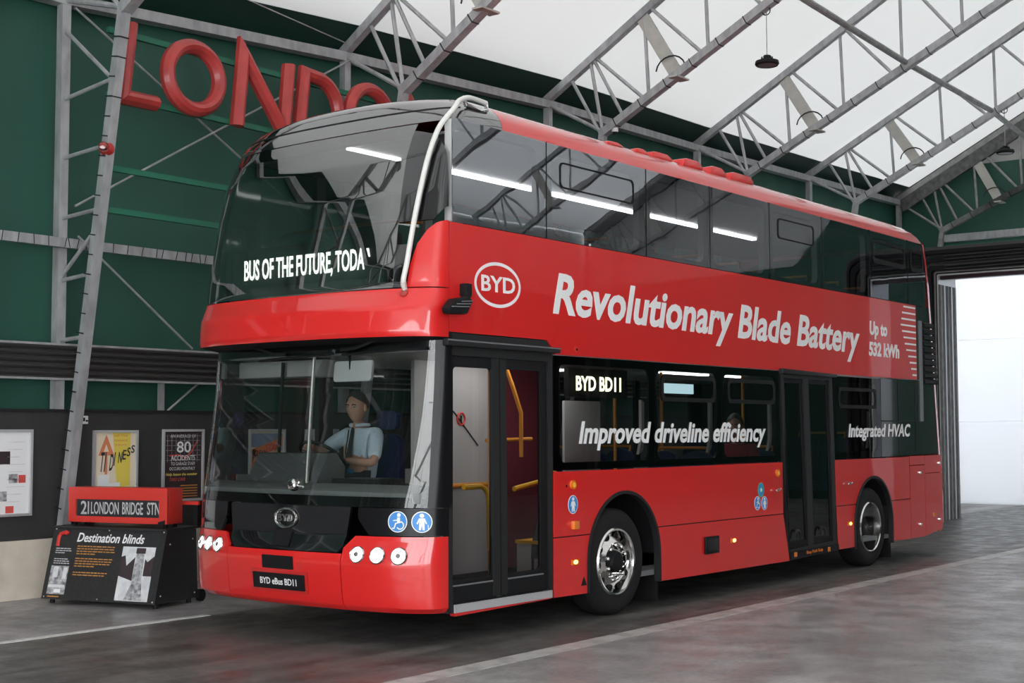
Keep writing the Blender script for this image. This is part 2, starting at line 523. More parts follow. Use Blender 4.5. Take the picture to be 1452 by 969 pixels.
SEAM = DOORFAB.copy(); SEAM.name = 'door_seam_fabric'
for n_ in SEAM.node_tree.nodes:
    if n_.type == 'BSDF_TRANSLUCENT': n_.inputs[0].default_value = (.93, .95, .97, 1)
q.build('door_seam', SEAM, d1)
settle(d1)
# near gable (behind the camera) with an open daylight doorway
def gzn(y): return roof_z(XMIN, y) - .02
GY, GH = 1.0, 6.0
g_n = [(5.9, 0), (5.9, 6.1), (5.58, gzn(5.58)), (GY, gzn(GY)), (GY, 0)]
WN = MB().prism([g_n], lambda u, v, t: (XMIN - t, u, v), 0, .1).build('wall_near', CHARCOAL, smooth=0)
tag(WN, 'dark gable wall with a white sign at the near end of the hall', 'wall', kind='structure')
g_n2 = [(GY, GH), (GY, gzn(GY)), (RIDGE, gzn(RIDGE)), (-14.46, gzn(5.58)), (-14.8, 6.0)]
tag(MB().prism([g_n2], lambda u, v, t: (XMIN - t, u, v), 0, .03).build('wall_near_gable', MEMB, smooth=0), 'white fabric gable over the open near end of the hall', 'wall', kind='structure')
for k, (wd, ww) in enumerate((('LONDON', 2.6), ('COUNTRY', 3.0), ('BUS', 1.2))):
    text('wall_sign', wd, MATS['white_vinyl'], WN, (XMIN + .004, 1.6, 5.2 - k * 1.1), (0, 1, 0), (0, 0, 1), ww, .7, 0, .01, .01)
q = MB()
for k in range(14): q.box((XMIN - .05, .2 - 1.08 * k, 3.0), (.12, .16 if k % 3 == 0 else .05, 6.0))  # thin unseen posts added to draw dark lines in the windscreen reflection
q.box((XMIN - .05, -6.9, 6.0), (.14, 15.8, .2)); q.box((XMIN - .05, -6.9, 3.4), (.08, 15.8, .1))
tag(q.build('wall_near_posts', GALVD), 'unseen steel posts and rails added across the open near end of the hall', 'posts', kind='structure')

# wainscot, kerb, grooved band
tag(MB().box(((XMIN + XMAX) / 2, 5.58, 1.245), (XMAX - XMIN, .16, 1.31)).build('trim_4', WAIN), 'dark grey wainscot panelling along the wall behind the posters', 'wall panel', kind='structure')
tag(MB().box(((XMIN + XMAX) / 2, 5.575, 1.905), (XMAX - XMIN, .19, .03)).build('trim_5', DARK), 'thin dark ledge on top of the wainscot', 'trim', kind='structure')
tag(MB().box(((XMIN + XMAX) / 2, 5.555, .295), (XMAX - XMIN, .21, .59)).build('baseboard_left', KERB), 'beige concrete kerb under the dark wainscot', 'kerb', kind='structure')
q = MB()
q.box(((XMIN + XMAX) / 2, 5.52, 2.405), (XMAX - XMIN, .03, .35))
for k in range(5):
    z = 2.265 + k * .068
    q.prism([[(0, 0), (-.035, .012), (-.05, .034), (-.035, .05), (0, .058)]], lambda u, v, t, z=z: (t, 5.51 + u, z + v), XMIN, XMAX)
tag(q.build('trim_6', GROOVE), 'dark band of horizontal ribs along the green wall', 'wall band', kind='structure')
q = MB()
for z in (2.235, 2.595): q.box(((XMIN + XMAX) / 2, 5.49, z), (XMAX - XMIN, .05, .022))
tag(q.build('trim_7', GALV), 'thin metal edges of the ribbed band', 'trim', kind='structure')

# ------------------------------------------------------------------ steel frames
frame_labels = {
    3: 'galvanised steel roof frame whose leaning leg stands behind the display stand',
    4: 'galvanised steel roof frame rising behind the second O of the wall letters',
    5: 'galvanised steel roof frame over the middle of the bus, round lamp hanging from it',
    6: 'galvanised steel roof frame above the red roof fairings of the bus',
    7: 'galvanised steel roof frame over the bus rear, its leg ending above the rear windows',
    8: 'dull steel roof frame against the far end wall above the white doors'}
for i, X in enumerate(FX):
    lab = frame_labels.get(i, 'galvanised steel roof frame at the near end of the hall behind the viewer')
    fr = empty('roof_frame', (X, 5.5, 0), lab, 'roof frame', 'steel roof frames of the hall')
    G = GALVD if i == 8 else GALV
    kz = F_KNEE[i]; ty = F_TOP[i]
    for side in (0, 1):
        f = (lambda y: y) if side == 0 else (lambda y: 2 * RIDGE - y)
        P = lambda y, z: Vector((X, f(y), z))
        zc = 1.92 if side == 0 else 0
        MB().bar(P(5.58, zc), P(5.58, ty + .06), .105, .10, up=(0, 1, 0)).build('column', G, fr)
        z0 = .62 if side == 0 else 0.01
        yb = 5.45 + (5.45 - 4.54) * (.9 - z0) / (kz - .9) if side == 0 else 5.45
        yb = min(yb, 5.44)
        MB().bar(P(yb, z0), P(4.54, kz + .03), .10, .10, up=(0, 1, 0)).build('leg', G, fr)
        ends = [5.66, 3.0, RIDGE]
        q = MB()
        for a, b2 in zip(ends, ends[1:]): q.bar(P(a, zt(i, a)), P(b2, zt(i, b2)), .11, .11, up=(1, 0, 0))
        q.build('top_chord', G, fr)
        ends = [4.54, 3.0, RIDGE]
        q = MB()
        for a, b2 in zip(ends, ends[1:]): q.bar(P(a, zb(i, a)), P(b2, zb(i, b2)), .115, .13, up=(1, 0, 0))
        q.build('bottom_chord', G, fr)
        if i == 8:
            q = MB(); q.bar(P(5.55, zt(i, 5.55) - .14), P(RIDGE, zt(i, RIDGE) - .14), .42, .10, up=(1, 0, 0)); q.build('gutter_plate', GUTTER, fr)
        webs = [(5.14, 4.60), (4.77, 4.56), (4.72, 4.19), (4.69, 3.81), (3.80, 3.73), (3.70, 2.82), (2.77, 2.72), (2.69, 1.85), (1.70, 1.68), (1.6, .8), (.7, .66), (.62, -.2), (-.3, -.32), (-.4, -1.2), (-1.3, -1.3), (-1.4, -2.2), (-2.3, -2.3), (-2.4, -3.3), (-3.4, -3.4)]
        if side == 1: webs = webs[:13]
        for a, b2 in webs:
            MB().tube([P(a, zt(i, a)), P(b2, zb(i, b2) + .04)], .028, 8).build('web_brace', G, fr)
        MB().tube([P(5.58, ty + .02), P(4.56, kz + .03)], .03, 8).build('knee_brace', G, fr)
        for a, b2 in ((3.85, 3.22), (.42, -.2)):
            pa, pb = P(a, zt(i, a)), P(b2, zb(i, b2) - .04)
            MB().bar(pa + (pb - pa) * .05, pb, .20, .05, up=(1, 0, 0)).build('splice_plate', BEIGEP, fr)
            MB().box(pb + Vector((0, 0, -.02)), (.34, .16, .025)).build('bracket', BEIGEP, fr)
        if side == 0:
            # horizontal and raking braces between column and leaning leg
            for (z1, z2) in ((5.95, 5.25), (5.2, 5.3), (4.57, 4.62), (3.93, 3.97), (3.3, 3.78), (3.27, 3.31), (2.64, 2.66)):
                if i > 3 and z1 < 4: continue
                ly = 4.54 + (5.45 - 4.54) * (kz - z2) / (kz - .9)
                MB().tube([P(5.56, z1), P(ly, z2)], .022, 8).build('brace', G, fr)
            # dark ties round leg and lower chord
            q = MB()
            for k in range(26):
                z = .9 + k * .2
                if z > kz - .1: break
                ly = 4.54 + (5.45 - 4.54) * (kz - z) / (kz - .9)
                d = (P(4.54, kz) - P(5.45, .9)).normalized()
                c = P(ly, z)
                q.bar(c - d * .007, c + d * .007, .106 if k % 3 else .114, .106 if k % 3 else .114, up=(0, 1, 0))
            if i == 3: q.build('cable_tie', CABLE, fr)
            q = MB()
            y = 4.3
            while y > -4:
                c = P(y, zb(i, y)); d = Vector((0, -1, F_SB[i])).normalized()
                q.bar(c - d * .008, c + d * .008, .125, .14, up=(1, 0, 0)); y -= .44
            q.build('chord_tie', CABLE, fr)
    # cable loop by the splice plate
    c = Vector((X, 3.22, zb(i, 3.22)))
    MB().tube([c + Vector((-.05, .25 * math.cos(a) + .1, .06 + .22 * math.sin(a))) for a in np.linspace(.1, 2.9, 9)], .012, 6).build('cable', CABLE, fr)
    settle(fr)

# eave beam, purlin, sign rails, rods on the wall
q = MB()
for i in range(len(FX) - 1): q.bar((FX[i], 5.6, F_TOP[i] + .02), (FX[i + 1], 5.6, F_TOP[i + 1] + .02), .12, .16, up=(0, 1, 0))
tag(q.build('eave_beam', GALV), 'galvanised steel beam running along the top of the green wall', 'beam')
q = MB(); q.box((2.2, 5.46, 3.66), (26, .06, .10))
r = q.build('wall_purlin', GALV)
tag(r, 'galvanised horizontal rail across the green wall at mid height', 'rail')
q = MB()
random.seed(3)
x = -4.6
while x < .4:
    w = random.uniform(-.03, .03); MB().bar((x, 5.425, 3.61), (x + w, 5.425, 3.71), .008, .004).build('cable_tie', CABLE, r); x += random.uniform(.05, .2)
for z0, lab in ((5.855, 'green painted rail behind the tops of the red letters'), (5.17, 'green painted rail behind the feet of the red letters'), (4.41, 'upper of the two bare green rails below the red letters'), (3.97, 'lower of the two bare green rails below the red letters')):
    yy = 4.912
    x0 = -2.13
    x1 = 3.3 if z0 > 5 else 1.9
    tag(MB().box(((x0 + x1) / 2, yy, z0), (x1 - x0, .05, .06)).build('sign_rail', GREENRAIL), lab, 'rail', 'green rails carrying the wall letters')
rods = [((-2.12, 5.5, 6.2), (1.97, 5.5, 3.97), 'thin steel brace rod falling from the leaning frame behind the letters'),
        ((-2.12, 5.44, 4.06), (1.97, 5.44, 6.48), 'thin steel brace rod rising behind the letters towards the eave'),
        ((-2.1, 5.405, 3.74), (-.57, 5.405, 2.62), 'thin steel brace rod falling to the ribbed band'),
        ((-.31, 5.6, 2.24), (-.75, 5.6, 1.92), 'short thin strut below the ribbed band')]
for a, b2, lab in rods:
    tag(MB().tube([a, b2], .013, 6).build('brace_rod', GALV), lab, 'brace rod', 'thin brace rods on the green wall')
for k, xx in enumerate((-.845,)):
    tag(MB().box((xx, 5.6, 2.075), (.06, .05, .31)).build('stub_post', GALV), 'short metal post between wainscot and ribbed band', 'post')
# roof tie member crossing the frames
q = MB()
pts = [(6.5, 1.55), (11.08, 1.75), (15.65, 1.9), (20.4, 2.0)]
tag(MB().tube([(X, y, zb(FX.index(X), y) + .05) for X, y in [(6.5, 1.5), (11.08, 1.6), (15.65, 1.75), (20.4, 1.9)]], .05, 8).build('roof_tie', GALVD), 'dark round steel member linking the roof frames lengthwise', 'roof tie')
tag(MB().tube([(-2.0, 5.0, 6.85), (1.95, 5.5, 6.72)], .008, 6).build('roof_cable', GALV), 'thin cable at the eave above the first letters', 'cable')

# ------------------------------------------------------------------ letters on the wall
LY = 4.83
def stroke_letter(name, label, paths, r=.078):
    """gutter shaped letters: a ridged profile swept along each stroke"""
    mb = MB()
    for path, closed in paths:
        pts = [Vector((p[0], 0, p[1])) for p in path]; N = len(pts)
        prof = [(-r, .05), (-r, -.01), (-r * .55, -.062), (0, -.085), (r * .55, -.062), (r, -.01), (r, .05)]
        rings = []
        for i, p in enumerate(pts):
            a = pts[(i - 1) % N] if (i > 0 or closed) else None
            b2 = pts[(i + 1) % N] if (i < N - 1 or closed) else None
            d1 = (p - a).normalized() if a is not None else None
            d2 = (b2 - p).normalized() if b2 is not None else None
            d1 = d1 if d1 is not None else d2; d2 = d2 if d2 is not None else d1
            t = (d1 + d2).normalized(); nrm = Vector((-t.z, 0, t.x))
            k = 1 / max(.35, t.dot(d1))
            rings.append([Vector((p.x + nrm.x * u * k, LY + v, p.z + nrm.z * u * k)) for u, v in prof])
        n = len(prof); vs = [v for rg in rings for v in rg]; fs = []
        for i in range(N if closed else N - 1):
            j = (i + 1) % N
            for k in range(n):
                k2 = (k + 1) % n
                fs.append((i * n + k, j * n + k, j * n + k2, i * n + k2))
        if not closed: fs += [tuple(range(n)), tuple((N - 1) * n + k for k in range(n))[::-1]]
        mb.add(vs, fs)
    o = mb.build(name, LETTER_RED, smooth=25)
    return tag(o, label, 'letter', 'raised red letters spelling the city name on the wall')
def ring(cx, cz, rx, rz, n=44): return ([(cx + rx * math.cos(2 * PI * k / n), cz + rz * math.sin(2 * PI * k / n)) for k in range(n)], True)
stroke_letter('sign_letter', 'raised red letter L beside the leaning steel leg', [([(-1.90, 5.955), (-1.985, 5.165), (-1.56, 5.17)], False)])
stroke_letter('sign_letter', 'raised red letter O between the L and the first N', [ring(-1.055, 5.55, .355, .345)])
stroke_letter('sign_letter', 'raised red letter N after the first O', [([(-.435, 5.12), (-.355, 5.96), (.275, 5.16), (.345, 5.98)], False)])
dcurve = [(.505, 5.15), (.60, 5.94), (.72, 5.93)] + [(.78 + .385 * math.sin(a), 5.53 + .40 * math.cos(a)) for a in np.linspace(.25, PI - .25, 14)] + [(.70, 5.13)]
stroke_letter('sign_letter', 'raised red letter D, foot hidden by the bus roof', [(dcurve, True)])
stroke_letter('sign_letter', 'raised red letter O half hidden by the bus roof after the D', [ring(1.72, 5.56, .37, .40)])
stroke_letter('sign_letter', 'raised red last letter N, only its top shows above the bus roof', [([(2.34, 5.15), (2.42, 5.96), (3.05, 5.15), (3.12, 5.97)], False)])

# alarm beacon on the leaning leg
t = empty('alarm_beacon', (-2.2, 4.84, 4.55), 'small red alarm beacon on the leaning steel leg', 'alarm beacon')
MB().lathe([(0, 0), (.075, 0), (.075, .05), (.05, .09), (.05, .12), (0, .12)], (-2.2, 4.79, 4.57), (-.75, -.66, 0), 20).build('base', SIGN_RED, t)
MB().lathe([(.045, 0), (.05, .05), (.035, .085), (0, .09)], Vector((-2.2, 4.79, 4.57)) + Vector((-.75, -.66, 0)) * .12, (-.75, -.66, 0), 20).build('lens', mat('dark_red_lens', (.25, .01, .012), .15, coat=1), t)
MB().tube([(-2.22, 4.82, 4.62), (-2.2, 4.80, 4.72), (-2.17, 4.79, 4.78)], .012, 6).build('cable', mat('pink_cable', (.5, .16, .12), .5), t)
settle(t)
# socket box on the wainscot
t = empty('switch_box', (-1.95, 5.5, 1.81), 'small white switch box on the dark wainscot', 'switch box')
MB().box((-1.95, 5.478, 1.81), (.10, .045, .085)).build('box', WHITE_PLASTIC, t, bevel=.006)
MB().box((-1.96, 5.452, 1.815), (.03, .008, .04)).build('rocker', DARK, t)
MB().box((-1.92, 5.452, 1.80), (.02, .008, .02)).build('rocker', DARK, t)
settle(t)

# pendant lamps and camera
def pendant(c, ztop, label):
    t = empty('pendant_lamp', c, label, 'pendant lamp', 'round pendant lamps hung from the roof frames')
    c = Vector(c)
    MB().lathe([(0, .10), (.05, .10), (.055, .05), (.11, .035), (.16, .02), (.17, -.02), (.15, -.045), (.13, -.04)], c, (0, 0, 1), 24).build('housing', BLACK, t)
    MB().lathe([(.135, -.036), (.07, -.046), (0, -.046)], c, (0, 0, 1), 24).build('lens', MIDGREY, t)
    for k in range(10):
        a = 2 * PI * k / 10; MB().box(c + Vector((.075 * math.cos(a), .075 * math.sin(a), .055)), (.012, .012, .05)).build('heat_fin', BLACK, t)
    MB().tube([c + Vector((0, 0, .09)), Vector((c.x, c.y, ztop))], .007, 6).build('chain', GALVD, t)
    MB().tube([Vector((c.x, c.y + .06 * math.cos(a), ztop - .02 + .06 * math.sin(a))) for a in np.linspace(0, 2 * PI, 13)], .008, 6).build('hook', CABLE, t)
    settle(t); return t
pendant((6.5, 1.79, 6.80), zb(5, 1.79) - .06, 'round dark pendant lamp hanging over the middle of the bus')
pendant((15.65, 1.52, 6.96), zb(7, 1.52) - .06, 'round dark pendant lamp hanging near the far end wall')
t = empty('dome_camera', (6.5, 4.33, 6.2), 'small white dome camera under a roof frame above the bus', 'security camera')
MB().lathe([(0, .05), (.045, .05), (.05, 0), (.045, -.01)], (6.5, 4.33, 6.17), (0, 0, 1), 16).build('base', WHITE_PLASTIC, t)
MB().ball((6.5, 4.33, 6.16), .042).build('dome', DARK, t)
settle(t)

# portal of the far doorway: ribbed dark liner
t = empty('door_2', (14.9, 1.3, 0), 'dark ribbed portal frame with rounded corner before the white doors', 'doorway', kind='structure')
def portal_loop(off, r):
    """outer edge line of the portal in (y, z), offset outward by off"""
    yl, zt_ = 2.48 + off, 4.56 + off
    yr = -3.8 - off
    pts = [(yl, 0)]
    for a in np.linspace(0, PI / 2, 7): pts.append((yl - r + r * math.cos(a), zt_ - r + r * math.sin(a)))
    for a in np.linspace(PI / 2, PI, 7): pts.append((yr + r + r * math.cos(a), zt_ - r + r * math.sin(a)))
    pts.append((yr, 0)); return pts
def band(o1, o2, x0, x1, m, name, r1=.12, r2=.3):
    A = portal_loop(o1, r1); B = portal_loop(o2, r2)
    return MB().prism([A + B[::-1]], lambda u, v, tt: (tt, u, v), x0, x1).build(name, m, t, smooth=0)
band(.0, .025, 14.6, 15.5, ALU, 'door_frame', .02, .03)
band(.025, .055, 14.62, 15.5, DARK, 'door_frame', .03, .04)
band(.055, .075, 14.6, 15.5, GALVD, 'door_frame', .04, .05)
band(.075, .10, 14.62, 15.5, GROOVE, 'door_frame', .05, .06)
for k_ in range(5): MB().box((14.72 + k_ * .18, 2.474, 2.2), (.05, .012, 4.4)).build('reveal_strip', ALU if k_ % 2 else GALVD, t)
MB().box((15.05, 2.478, 2.2), (.9, .006, 4.4)).build('reveal_sheet', GUTTER, t)
band(.10, .18, 14.5, 15.5, BLACK, 'door_frame', .06, .10)
band(.18, .25, 14.56, 15.5, GROOVE, 'door_frame', .10, .16)
band(.25, .33, 14.48, 15.5, BLACK, 'door_frame', .16, .22)
band(.33, .40, 14.55, 15.5, DARK, 'door_frame', .22, .3)
band(.40, .47, 14.48, 15.5, BLACK, 'door_frame', .3, .36)
band(.47, .54, 14.55, 15.5, GROOVE, 'door_frame', .36, .42)
q = MB()
for k in range(5):
    z = 4.66 + k * .06; q.tube([(14.46, 2.3, z), (14.45, -.2, z + .02), (14.46, -3.9, z)], .014, 6)
q.build('cable_run', CABLE, t)
MB().box((14.75, -.86, 4.53), (.1, 6.7, .07)).build('door_header', mat('dark_purple_header', (.035, .012, .02), .5), t)
settle(t)
# green rail across the end wall below the frame legs
tag(MB().box((20.3, 1.0, 6.04), (.12, 6.9, .16)).build('end_wall_beam', GALV), 'pale steel beam across the green end wall above the portal', 'beam')
tag(MB().box((20.32, 1.0, 5.86), (.08, 6.9, .05)).build('end_wall_rail', GREENRAIL), 'thin green rail below the pale beam on the end wall', 'rail')

# ------------------------------------------------------------------ posters
def poster(name, x0, x1, z0, z1, label):
    t = empty(name, ((x0 + x1) / 2, 5.49, z0), label, 'poster', 'framed posters on the dark wainscot')
    w = .028
    MB().prism([[(x0, z0), (x1, z0), (x1, z1), (x0, z1)], [(x0 + w, z0 + w), (x0 + w, z1 - w), (x1 - w, z1 - w), (x1 - w, z0 + w)]],
               lambda u, v, tt: (u, 5.5 - tt, v), 0, .03).build('frame', ALU, t, bevel=.004)
    return t, (x0 + w, x1 - w, z0 + w, z1 - w)
def sheet(t, r, m, name='print', d=.006):
    MB().box(((r[0] + r[1]) / 2, 5.5 - d / 2, (r[2] + r[3]) / 2), (r[1] - r[0], d, r[3] - r[2])).build(name, m, t)
def flat(t, pts, m, name, d=.009):
    MB().prism([pts], lambda u, v, tt: (u, 5.5 - tt, v), .006, d).build(name, m, t, smooth=0)
def ptext(t, s, x, z, w, cap, m, shear=0, off=.0, U=(1, 0, 0), V=(0, 0, 1), d=.0095):
    text('lettering', s, m, t, (x, 5.5 - d, z), U, V, w, cap, shear, off, .0015)
t, r = poster('notice_board', -3.6, -2.54, .835, 1.71, 'white framed notice sheet with small photos, cut by the picture edge')
sheet(t, r, PAPER)
for k, (xx, zz, w, h) in enumerate(((-2.92, 1.36, .13, .13), (-2.80, 1.17, .10, .09), (-2.69, 1.17, .08, .08), (-2.92, .99, .1, .1), (-2.83, .87, .09, .07))):
    flat(t, [(xx, zz), (xx + w, zz), (xx + w, zz + h), (xx, zz + h)], (PDARK, PGREY, PRED, PGREY, PRED)[k], 'photo')
for k in range(9):
    z = 1.58 - k * .075; flat(t, [(-2.82, z), (-2.62 - .03 * (k % 3), z), (-2.62 - .03 * (k % 3), z + .006), (-2.82, z + .006)], PLIGHT, 'text_line')
settle(t)
t, r = poster('poster', -1.815, -1.236, .78, 1.70, 'cream and yellow TIDINESS poster behind the red destination box')
sheet(t, r, CREAM)
flat(t, [(-1.56, 1.68), (-1.33, 1.68), (-1.33, .95), (-1.50, 1.1)], PYEL, 'colour_field', .0075)
MB().prism([[(-1.74, 1.43), (-1.54, 1.43), (-1.64, 1.65)], [(-1.675, 1.47), (-1.64, 1.555), (-1.605, 1.47)]], lambda u, v, tt: (u, 5.5 - tt, v), .006, .009).build('triangle', PORG, t, smooth=0)
flat(t, [(-1.655, 1.2), (-1.625, 1.2), (-1.625, 1.44), (-1.655, 1.44)], PORG, 'stem', .0085)
q = 'TIDINESS'
for k, ch in enumerate(q):
    x = -1.73 + k * .056 + (.012 if k > 1 else 0); sz = [.20, .2, .17, .14, .115, .10, .09, .08][k]; z = [1.26, 1.26, 1.27, 1.32, 1.35, 1.385, 1.42, 1.455][k]
    ptext(t, ch, x, z, (.012 if ch == 'I' else .046), sz, INKD, .12, .016, d=.011)
for (a, b2, c2, d2, m2) in ((-1.74, -1.60, 1.0, 1.23, PAPER), (-1.6, -1.46, .95, 1.14, PAPER), (-1.45, -1.31, .93, 1.10, CREAM)):
    flat(t, [(a, c2), (b2, c2 - .01), (b2, d2), (a, d2 - .01)], m2, 'drawn_crate', .0088)
for k in range(3): ptext(t, ('KEEP YOUR', 'GARAGE', 'TIDY')[k], -1.54, 1.63 - k * .05, .17, .02, PORG)
settle(t)
t, r = poster('poster', -.905, -.318, .90, 1.71, 'dark red and black poster reading 80 ACCIDENTS beside the bus front')
sheet(t, r, PDARK)
for k in range(8):
    x = -.83 + k * .06; flat(t, [(x, 1.34), (x + .004, 1.34), (x + .004, 1.66), (x, 1.66)], PGREY, 'grid_line', .0072)
for k in range(6):
    z = 1.36 + k * .055; flat(t, [(-.85, z), (-.36, z), (-.36, z + .004), (-.85, z + .004)], PGREY, 'grid_line', .0072)
ptext(t, 'AN AVERAGE OF', -.79, 1.615, .36, .035, INKG); ptext(t, '80', -.70, 1.45, .2, .12, PAPER, off=.01)
ptext(t, 'ACCIDENTS', -.78, 1.36, .34, .055, PAPER); ptext(t, 'TO GARAGE STAFF', -.78, 1.305, .34, .034, INKG); ptext(t, 'OCCURS MONTHLY', -.80, 1.25, .36, .034, INKG)
ptext(t, 'Help lessen the number', -.85, 1.19, .44, .03, PYEL, .3); ptext(t, 'TAKE CARE', -.80, 1.13, .22, .035, PRED, .2)
flat(t, [(-.80, 1.42), (-.68, 1.43), (-.58, 1.40), (-.5, 1.46), (-.42, 1.57), (-.41, 1.565), (-.49, 1.44), (-.58, 1.385), (-.68, 1.415), (-.80, 1.405)], PRED, 'graph_line', .0085)
for k in range(5):
    z = 1.07 - k * .03; flat(t, [(-.64, z), (-.40, z), (-.40, z + .012), (-.64, z + .012)], INK, 'text_line')
settle(t)
t, r = poster('poster', .36, .94, .90, 1.71, 'orange and blue poster seen through the windscreen, left of two')
sheet(t, r, CREAM)
flat(t, [(.40, 1.66), (.90, 1.66), (.90, 1.45), (.40, 1.5)], PBLUE, 'colour_field', .0075)
flat(t, [(.42, 1.35), (.90, 1.50), (.90, 1.62), (.60, 1.52), (.42, 1.47)], PORG, 'colour_field', .0085)
flat(t, [(.42, .95), (.48, .95), (.48, 1.5), (.42, 1.45)], PORG, 'colour_field', .0085)
ptext(t, 'CLEAN', .44, 1.39, .2, .07, INKD, .2); ptext(t, 'STAFF', .62, 1.44, .24, .09, PRED, .2)
settle(t)
t, r = poster('poster', 1.27, 1.85, .90, 1.71, 'pale poster seen through the windscreen beside the driver')
sheet(t, r, PLIGHT)
ptext(t, 'SAFETY', 1.36, 1.5, .4, .08, INKD); flat(t, [(1.36, 1.1), (1.76, 1.1), (1.76, 1.4), (1.36, 1.4)], PBLUE, 'picture', .008)
settle(t)

# ------------------------------------------------------------------ display stand
A = Vector((-2.721, 5.022, 0)); w_ = Vector((.253, -.968, 0)).normalized(); b_ = Vector((.968, .253, 0)).normalized(); WD = 1.362
def SP(u, e, z): return A + w_ * u + b_ * e + Vector((0, 0, z))
t = empty('display_stand', SP(WD / 2, .35, 0), 'black sloping museum display stand about destination blinds beside the bus', 'display stand')
def slope(u, v, d=0):
    """u across, v up the sloping front (0..1), d out of the face"""
    e = .02 + .18 * v; z = .045 + .69 * v
    nrm = (-b_ * .69 + Vector((0, 0, .18))).normalized()
    return SP(u, e, z) + nrm * d
side = [(.02, .045), (.20, .735), (.66, .725), (.70, .045)]
MB().prism([side], lambda a, z, u: SP(u, a, z), .008, WD - .008).build('body', BOARD, t, bevel=.004)
MB().prism([[(0, 0), (WD, 0), (WD, 1.0), (0, 1.0)]], lambda u, v, d: slope(u, v, d), 0, .018).build('front_board', BOARD, t)
MB().prism([[(.16, .01), (.72, .01), (.72, .03), (.16, .03)]], lambda a, z, u: SP(u, a, z + .72), -.01, WD + .01).build('top_board', BOARD, t)
for u in (.06, WD - .06):
    for e in (.1, .62):
        MB().tube([SP(u, e, 0.0), SP(u, e, .05)], .025, 10).build('foot', BLACK, t)
MB().lathe([(0, -.02), (.06, -.02), (.06, .02), (0, .02)], SP(WD - .02, .76, .06), w_, 16).build('castor', BLACK, t)
MB().bar(SP(WD - .02, .70, .1), SP(WD - .02, .78, .09), .05, .05).build('castor_arm', BLACK, t)
for (u, v) in ((.03, .03), (WD / 2, .03), (WD - .03, .03), (.03, .97), (WD / 2, .97), (WD - .03, .97)): MB().ball(slope(u, v, .018), .008, 8, 5).build('screw_head', ALU, t)
for (a, z) in ((.24, .60), (.6, .63), (.10, .12), (.64, .1)): MB().ball(SP(WD - .006, a, z), .008, 8, 5).build('screw_head', ALU, t)
def stext(s, u, v, w, cap, m, shear=0, off=0):
    text('lettering', s, m, t, slope(u, v, .018), w_, slope(0, 1) - slope(0, 0), w, cap, shear, off, .002)
def srect(u0, v0, u1, v1, m, name, d=.021):
    MB().prism([[(u0, v0), (u1, v0), (u1, v1), (u0, v1)]], lambda u, v, dd: slope(u, v, dd), .018, d).build(name, m, t, smooth=0)
stext('Destination blinds', .31, .805, .80, .085, WHITE_TXT, .18, .018)
rnd = random.Random(4)
def sline(mb, u0, u1, v, h=.013):
    mb.prism([[(u0, v), (u1, v), (u1, v + h), (u0, v + h)]], lambda u, vv, dd: slope(u, vv, dd), .018, .0195)
for k, v in enumerate((.735, .70, .665, .63, .565, .53, .495, .46, .375, .34)):
    u = .33
    L = (.46, .47, .46, .26, .46, .47, .46, .24, .44, .40)[k]; q = MB()
    while u < .33 + L - .03:
        wv = rnd.uniform(.02, .06); sline(q, u, min(u + wv, .33 + L), v); u += wv + .010
    q.build('caption_text', INK, t)
for k, v in enumerate((.695, .665, .635, .55, .52, .49)):
    u = .07; q = MB()
    while u < (.23, .25, .15, .21, .24, .27)[k]:
        wv = rnd.uniform(.02, .045); sline(q, u, u + wv, v, .011); u += wv + .008
    q.build('caption_text', INKG, t)
MB().tube([slope(.085, .73, .022), slope(.085, .86, .022), slope(.10, .905, .022), slope(.14, .92, .022), slope(.19, .92, .022)], .02, 8).build('logo_arrow', SIGN_RED, t)
MB().prism([[(.17, .885), (.215, .915), (.17, .955)]], lambda u, v, dd: slope(u, v, dd), .02, .045).build('logo_arrow', SIGN_RED, t)
srect(.055, .07, .27, .46, PGREY, 'photo'); 
srect(.06, .16, .26, .20, PLIGHT, 'photo_detail', .0215); srect(.09, .30, .15, .45, PLIGHT, 'photo_detail', .0215); srect(.21, .28, .26, .44, PLIGHT, 'photo_detail', .0215); srect(.14, .09, .22, .14, PAPER, 'photo_detail', .0215)
q = MB(); sline(q, .07, .21, .03, .015); q.build('caption_text', INK, t)
srect(.885, .03, 1.27, .76, PLIGHT, 'photo')
def spoly(pts, m, d=.0222): MB().prism([pts], lambda u, v, dd: slope(u, v, dd), .018, d).build('photo_detail', m, t, smooth=0)
spoly([(.885, .36), (1.05, .30), (1.05, .62), (.96, .5), (.93, .64), (.885, .62)], PDARK)
spoly([(1.17, .37), (1.27, .37), (1.27, .64), (1.20, .56), (1.17, .60)], PDARK)
spoly([(1.05, .67), (1.16, .67), (1.16, .745), (1.05, .745)], PDARK, .0226)
spoly([(1.06, .67), (1.15, .67), (1.16, .35), (1.20, .04), (.99, .04), (1.05, .25)], PGREY, .0224)
settle(t)

